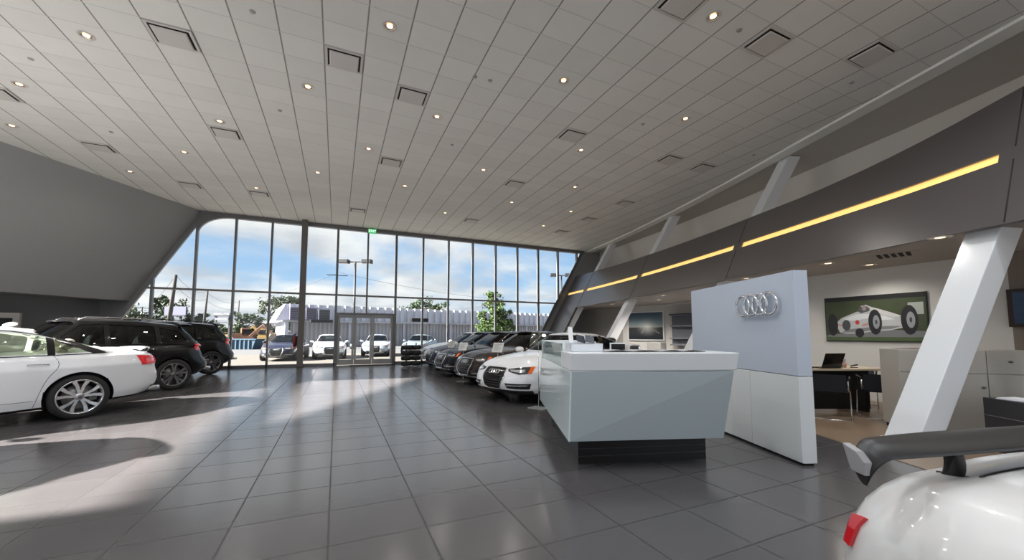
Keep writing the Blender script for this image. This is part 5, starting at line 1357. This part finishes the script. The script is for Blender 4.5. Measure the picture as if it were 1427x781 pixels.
# trees
M_leaf = [mat('leaf_green_fresh', (.045, .08, .016), .6, var=(2, .4)), mat('leaf_green_deep', (.020, .045, .012), .6, var=(2, .4)), mat('leaf_green_olive', (.034, .052, .020), .6, var=(2, .4))]
M_bark = mat('tree_bark', (.10, .075, .055), .9, bump=(20, .4))
def tree(base, h, blobs, nleaf, ls, mt, trunk, label, name='leafy_tree', seed=1, group=None):
    """blobs: (dx, dz, r) in metres from the base; leaves scatter on clumps in each blob"""
    rg = random.Random(seed); e = empty(name, base); m = MB(); P = []
    clumps = []
    for bx, bz, r in blobs:
        for k in range(int(10+r*7)):
            u = Vector((rg.gauss(0, 1), rg.gauss(0, 1), rg.gauss(0, 1))).normalized()*r*rg.uniform(.45, 1.0); clumps.append((Vector((bx, 0, bz))+u, r*rg.uniform(.18, .34)))
    for i in range(nleaf):
        c, r = clumps[rg.randrange(len(clumps))]
        p = c+Vector((rg.gauss(0, .5), rg.gauss(0, .5), rg.gauss(0, .42)))*r
        n = Vector((rg.gauss(0, 1), rg.gauss(0, 1), rg.gauss(.6, 1))).normalized(); t = n.cross(Vector((rg.gauss(0, 1), rg.gauss(0, 1), rg.gauss(0, 1)))).normalized(); b = n.cross(t); s = ls*rg.uniform(.6, 1.3)
        m.add([p-t*s, p-b*s*.45, p+t*s, p+b*s*.45], [(0, 1, 2, 3)])
    m.build('foliage', mt, e, fixn=False)
    m = MB(); m.tube([(0, 0, 0), (.02, 0, h*.3), (0, .03, h*.55), (0, 0, h*.8)], [trunk, trunk*.8, trunk*.55, trunk*.15], 8)
    for c, r in clumps[::3]: m.tube([(0, 0, min(c.z*.7, h*.6)), ((c.x)*.5, c.y*.5, c.z*.85), tuple(c)], [trunk*.3, trunk*.18, trunk*.05], 5)
    m.build('trunk', M_bark, e)
    return tag(e, label, 'tree', group)
tree(W2(690, 30), 5.2, [(0, 2.5, 1.35), (-.45, 2.0, .95), (.55, 1.9, 1.05), (-.1, 3.5, .95), (-.15, 4.4, .55), (.7, 2.6, .8), (-.7, 2.9, .7)], 9000, .10, M_leaf[0], .09, 'young bright green tree standing in front of the metal building', seed=3)
tree(W2(590, 78), 8, [(-3.4, 5.2, 2.4), (0, 6.4, 2.9), (3.4, 5.4, 2.6), (5.2, 4.2, 1.5)], 9000, .22, M_leaf[1], .3, 'broad dark tree crown behind the metal building, above the doors', seed=5)
tree(W2(375, 58), 7, [(-2.5, 3.0, 2.2), (.6, 5.0, 2.3), (2.8, 5.8, 2.0), (-3.6, 1.8, 1.6), (2.8, 3.0, 2.2)], 9000, .20, M_leaf[2], .25, 'green tree left of the metal building, behind the yellow machines', seed=7)
tree(W2(500, 84), 6, [(-1.5, 4.0, 1.8), (1.5, 3.6, 1.6), (4, 3.6, 1.2)], 3000, .22, M_leaf[1], .2, 'small dark tree top peeking over the metal building beside the lamp post', seed=8)
tree(W2(238, 62), 7, [(-4.5, 3.5, 2.6), (0, 4.8, 2.4), (-1.5, 6.6, 1.0), (3.5, 3.0, 2.0)], 6000, .24, M_leaf[2], .28, 'ragged tree seen through the lowest left window panes', seed=9)
tree(W2(178, 78), 9, [(-2.5, 3.8, 2.4), (1.5, 4.4, 1.8), (.5, 6.0, .9)], 5000, .24, M_leaf[1], .28, 'dark ragged tree at the lower left corner of the glass wall', seed=10)
for i, (px, d_, w_) in enumerate([(305, 95, 5), (335, 100, 6), (275, 90, 5)]):
    tree(W2(px, d_), 3, [(-w_, 2, 1.6), (0, 2.4, 1.9), (w_, 2., 1.7)], 2500, .3, M_leaf[2], .2, ['low distant shrubs under the roadside sign', 'low distant shrubs behind the yellow machines', 'low distant shrubs left of the roadside sign'][i], 'distant_shrub', 20+i)

# poles, lamps, wires
M_pole = mat('dark_bronze_pole', (.014, .014, .016), .5); M_wood = mat('weathered_pole_wood', (.045, .040, .036), .9)
def lamp_post(px, py, depth, span, label):
    b = W2(px, depth); top = W2(px, depth, py).z-GZ; e = empty('lamp_post', b, -.42); m = MB(); m.tube([(0, 0, 0), (0, 0, top)], [.14, .09], 10); m.lathe([(0, 0), (.3, 0), (.3, .5), (0, .5)], 16); m.build('pole', M_pole, e)
    m = MB(); m.box(-span/2+.4, span/2-.4, -.05, .05, top-.1, top+.02); m.build('arm', M_pole, e)
    for s in (-1, 1):
        m = MB(); m.box(s*(span/2-.45)-.48, s*(span/2-.45)+.48, -.35, .35, top-.18, top+.20); l = m.build('lamp_head', M_pole, e, bevel=.04)
        m = MB(); m.box(s*(span/2-.45)-.35, s*(span/2-.45)+.35, -.25, .25, top-.20, top-.185); m.build('lens', mat('pale_lens', (.1, .1, .1), .3), l)
    tag(e, label, 'lamp post')
lamp_post(493, 364, 38, 3.2, 'dark twin-headed lamp post rising behind the glass doors')
lamp_post(783, 383, 50, 2.8, 'dark twin-headed lamp post near the right end of the glass wall')
def upole(px0, py0, px1, depth, label, cross=None, r=.16):
    b = W2(px1, depth); t = W2(px0, depth, py0); e = empty('utility_pole', b); d = t-b; m = MB(); m.tube([(0, 0, 0), tuple(d)], [r*1.25, r*.8], 8); m.build('pole', M_wood, e)
    if cross:
        for dz, w_ in cross: m = MB(); m.box(d.x-w_/2, d.x+w_/2, d.y-.06, d.y+.06, d.z-dz-.06, d.z-dz+.06); m.build('crossarm', M_wood, e)
    tag(e, label, 'utility pole'); return t
t1 = upole(241, 383, 233, 45, 'thick leaning utility pole seen through the left window panes', [(1.6, 1.6)], .22)
t2 = upole(287, 406, 283, 60, 'utility pole standing just left of the roadside sign', None, .17)
t3 = upole(332, 419, 331, 92, 'distant utility pole right of the roadside sign', None, .15)
t4 = upole(468, 379, 466, 72, 'utility pole with a crossarm left of the lamp post, above the doors', [(.6, 3.6)], .15)
t5 = upole(197, 428, 197, 80, 'distant utility pole at the lower left of the glass wall', [(.3, 3.0), (1.2, 3.0)], .15)
wires = [(t1, t2, 0), (t1, t2, 1.2), (t2, t3, .3), (t2, t3, 1.6), (t3, t4, .2), (t5, t1, .1), (t4, Vector((40, 80, 9)), 0)]
for i, (a, b, dz) in enumerate(wires):
    m = MB(); a = a-Vector((0, 0, dz)); b = b-Vector((0, 0, dz)); m.tube([a+(b-a)*(k/10)-Vector((0, 0, 4*(k/10)*(1-k/10)*.9)) for k in range(11)], .022, 4); o = m.build('power_line', M_pole)
    tag(o, 'thin overhead power line strung between the poles outside', 'power line', 'overhead power lines outside')
# signs
def bboard(px0, px1, py0, py1, depth, mt, name, label, legs):
    a = W2(px0, depth, py1); b = W2(px1, depth, py0); e = empty(name, (a.x, a.y, GZ), math.atan2(W2(px1, depth).y-W2(px0, depth).y, W2(px1, depth).x-W2(px0, depth).x)); w_ = (px1-px0)*depth/536*1.0; z0 = a.z-GZ; z1 = b.z-GZ
    m = MB(); m.box(0, w_, -.1, .1, z0, z1); m.build('panel', mt, e, bevel=.02)
    m = MB()
    for f in legs: m.box(w_*f-.12, w_*f+.12, .1, .3, 0, z1-.1)
    m.box(0, w_, -.12, .12, z0-.14, z0-.04); m.build('posts', M_pole, e); tag(e, label, 'sign'); return e, w_, z0, z1
bboard(229, 259, 428, 440, 55, mat('faded_lilac_billboard', (.085, .085, .15), .6, var=(.6, .15)), 'billboard', 'faded lilac billboard beside the leaning utility pole', [.3, .7])
e, w_, z0, z1 = bboard(298, 320, 437, 440, 50, mat('pale_sign_panel', (.12, .12, .135), .6), 'roadside_sign', 'pale two-tier roadside sign frame above the black SUVs', [.05, .95])
m = MB(); m.box(.1*w_, .92*w_, -.1, .1, z0-.62, z0-.34); m.build('lower_panel', MATS['pale_sign_panel'], e)
m = MB(); m.box(0, w_, -.05, .05, z0-1.0, z0-.9); m.build('rail', M_pole, e)

# yellow construction machines and a blue skip
M_yel = mat('machine_yellow', (.17, .11, .03), .5, var=(2, .15)); M_org = mat('machine_orange', (.14, .065, .035), .55, var=(2, .15)); M_track = mat('machine_track', (.07, .055, .045), .85)
def machine(px, depth, mt, rz, label, s=1.):
    e = empty('excavator', W2(px, depth), rz); e.scale = (s, s, s)
    m = MB()
    for y in (-.9, .9):
        m.prism([(-1.5, .35), (-1.2, 0), (1.2, 0), (1.5, .35), (1.2, .75), (-1.2, .75)], lambda u, v: (u, y-.25, v), lambda u, v: (u, y+.25, v))
    m.build('tracks', M_track, e)
    m = MB(); m.box(-1.5, .9, -1.1, 1.1, .85, 1.5); m.box(-1.6, -.5, -1.1, 1.1, 1.3, 1.95); m.build('engine_deck', mt, e, bevel=.06)
    m = MB(); m.box(-.4, .8, .1, 1.05, 1.5, 2.7); m.build('cab', mt, e, bevel=.06); m = MB(); m.box(-.3, .83, .05, 1.08, 1.75, 2.5); m.build('cab_glass', M_gloss, e)
    m = MB(); m.beam((.6, -.3, 1.4), (2.2, -.3, 3.1), .3, .38); m.beam((2.1, -.3, 3.15), (3.6, -.3, 1.8), .26, .30); m.tube([(1.0, -.3, 1.2), (1.9, -.3, 2.5)], .07, 8); m.build('arm', mt, e, bevel=.03)
    m = MB(); m.prism([(3.3, 1.8), (3.9, 1.7), (3.9, .9), (3.3, .7), (2.9, 1.1)], lambda u, v: (u, -.8, v), lambda u, v: (u, .2, v)); m.build('bucket', M_track, e)
    tag(e, label, 'construction machine')
machine(342, 46, M_org, .3, 'orange excavator parked outside, nearest the SUVs', .8)
machine(372, 52, M_yel, 2.9, 'yellow excavator parked outside, just left of the blue sedan', .8)
machine(322, 60, M_yel, -.4, 'yellow-brown excavator half hidden behind the black SUV', .9)
machine(352, 72, M_yel, .2, 'farthest yellow excavator under the green tree', 1.1)
e = empty('skip_container', W2(342, 37), -.4); m = MB(); m.prism([(-1.2, 0), (1.2, 0), (1.5, .95), (-1.5, .95)], lambda u, v: (u, -.7, v), lambda u, v: (u, .7, v)); m.build('bin', mat('faded_blue_steel', (.04, .085, .13), .6, var=(2, .15)), e)
m = MB()
for k in range(6): m.box(-1.1+.4*k, -1.04+.4*k, -.78, -.70, .05, .9)
m.box(-1.55, 1.55, -.76, .76, .90, .98); m.build('ribs', MATS['faded_blue_steel'], e); tag(e, 'blue metal skip outside, right of the farthest black SUV', 'skip')

# ================================================================== SKY, SUN, CAMERA
w = bpy.data.worlds.new('sky'); SC.world = w; w.use_nodes = True; nt = w.node_tree; N = nt.nodes; L = nt.links; N.clear()
out = N.new('ShaderNodeOutputWorld'); bg = N.new('ShaderNodeBackground'); L.new(bg.outputs[0], out.inputs[0])
tc = N.new('ShaderNodeTexCoord'); sp = N.new('ShaderNodeSeparateXYZ'); L.new(tc.outputs['Generated'], sp.inputs[0])
def mth(op, a, b=None, clamp=False):
    n = N.new('ShaderNodeMath'); n.operation = op; n.use_clamp = clamp
    for i, v in enumerate((a, b)):
        if v is None: continue
        if isinstance(v, (int, float)): n.inputs[i].default_value = v
        else: L.new(v, n.inputs[i])
    return n.outputs[0]
zc = mth('MAXIMUM', sp.outputs[2], 0.)
gr_ = N.new('ShaderNodeValToRGB'); L.new(zc, gr_.inputs[0]); r = gr_.color_ramp
r.elements[0].position = 0; r.elements[0].color = (.62, .76, .88, 1); r.elements[1].position = 1; r.elements[1].color = (.10, .22, .48, 1)
for p, c in ((.12, (.40, .62, .88)), (.35, (.22, .44, .80))): el = r.elements.new(p); el.color = (*c, 1)
dv = mth('ADD', zc, .22); px_ = mth('DIVIDE', sp.outputs[0], dv); py_ = mth('DIVIDE', sp.outputs[1], dv)
cb_ = N.new('ShaderNodeCombineXYZ'); L.new(px_, cb_.inputs[0]); L.new(py_, cb_.inputs[1]); L.new(mth('MULTIPLY', sp.outputs[2], 2.5), cb_.inputs[2])
n1 = N.new('ShaderNodeTexNoise'); n1.inputs['Scale'].default_value = .95; n1.inputs['Detail'].default_value = 9; n1.inputs['Roughness'].default_value = .52; n1.inputs['Distortion'].default_value = .3
mp = N.new('ShaderNodeMapping'); mp.inputs['Location'].default_value = SKY_OFF; L.new(cb_.outputs[0], mp.inputs[0]); L.new(mp.outputs[0], n1.inputs['Vector'])
cr1 = N.new('ShaderNodeMapRange'); cr1.interpolation_type = 'SMOOTHSTEP'; cr1.inputs['From Min'].default_value = .38; cr1.inputs['From Max'].default_value = .56; L.new(n1.outputs['Fac'], cr1.inputs['Value'])
n2 = N.new('ShaderNodeTexNoise'); n2.inputs['Scale'].default_value = 2.1; n2.inputs['Detail'].default_value = 6; L.new(mp.outputs[0], n2.inputs['Vector'])
cr2 = N.new('ShaderNodeValToRGB'); L.new(n2.outputs['Fac'], cr2.inputs[0]); cr2.color_ramp.elements[0].position = .35; cr2.color_ramp.elements[0].color = (.58, .62, .68, 1); cr2.color_ramp.elements[1].position = .62; cr2.color_ramp.elements[1].color = (.96, .96, .95, 1)
mx = N.new('ShaderNodeMix'); mx.data_type = 'RGBA'; L.new(cr1.outputs[0], mx.inputs['Factor']); L.new(gr_.outputs[0], mx.inputs['A']); L.new(cr2.outputs[0], mx.inputs['B'])
L.new(mx.outputs['Result'], bg.inputs['Color']); bg.inputs['Strength'].default_value = SKY_ST

sl = bpy.data.lights.new('sun', 'SUN'); sl.energy = SUN_ST; sl.color = (1, .95, .89); sl.angle = math.radians(1.3); so = bpy.data.objects.new('sun', sl); COL.objects.link(so); so.rotation_euler = SUN.to_track_quat('-Z', 'Y').to_euler()

cam = bpy.data.cameras.new('camera'); co = bpy.data.objects.new('camera', cam); COL.objects.link(co); SC.camera = co
f_, cx_, cy_, ya, pi_, ro = 536.29, 707.4, 427.73, .4174, .0716, -.0011
def c2w(x3, y2, z3):
    c, s = math.cos(ro), math.sin(ro); x = x3*c+z3*s; z2 = -x3*s+z3*c; c, s = math.cos(pi_), math.sin(pi_); y = y2*c-z2*s; z = y2*s+z2*c; c, s = math.cos(ya), math.sin(ya); return Vector((x*c+y*s, -x*s+y*c, z))
R_ = c2w(1, 0, 0); F_ = c2w(0, 1, 0); U_ = c2w(0, 0, 1)
co.matrix_world = Matrix(((R_.x, U_.x, -F_.x, 0), (R_.y, U_.y, -F_.y, 0), (R_.z, U_.z, -F_.z, CAMH), (0, 0, 0, 1)))
cam.sensor_width = 36; cam.lens = f_*36/1427; cam.shift_x = (713.5-cx_)/1427; cam.shift_y = (cy_-390.5)/1427; cam.clip_start = .05; cam.clip_end = 900
SC.view_settings.view_transform = 'Standard'; SC.view_settings.look = 'None'; SC.view_settings.gamma = 1; SC.view_settings.use_curve_mapping = False; SC.view_settings.exposure = EXPO
try: SC.cycles.max_bounces = 10; SC.cycles.transparent_max_bounces = 24; SC.cycles.use_denoising = True; SC.cycles.sample_clamp_indirect = 6.
except Exception: pass
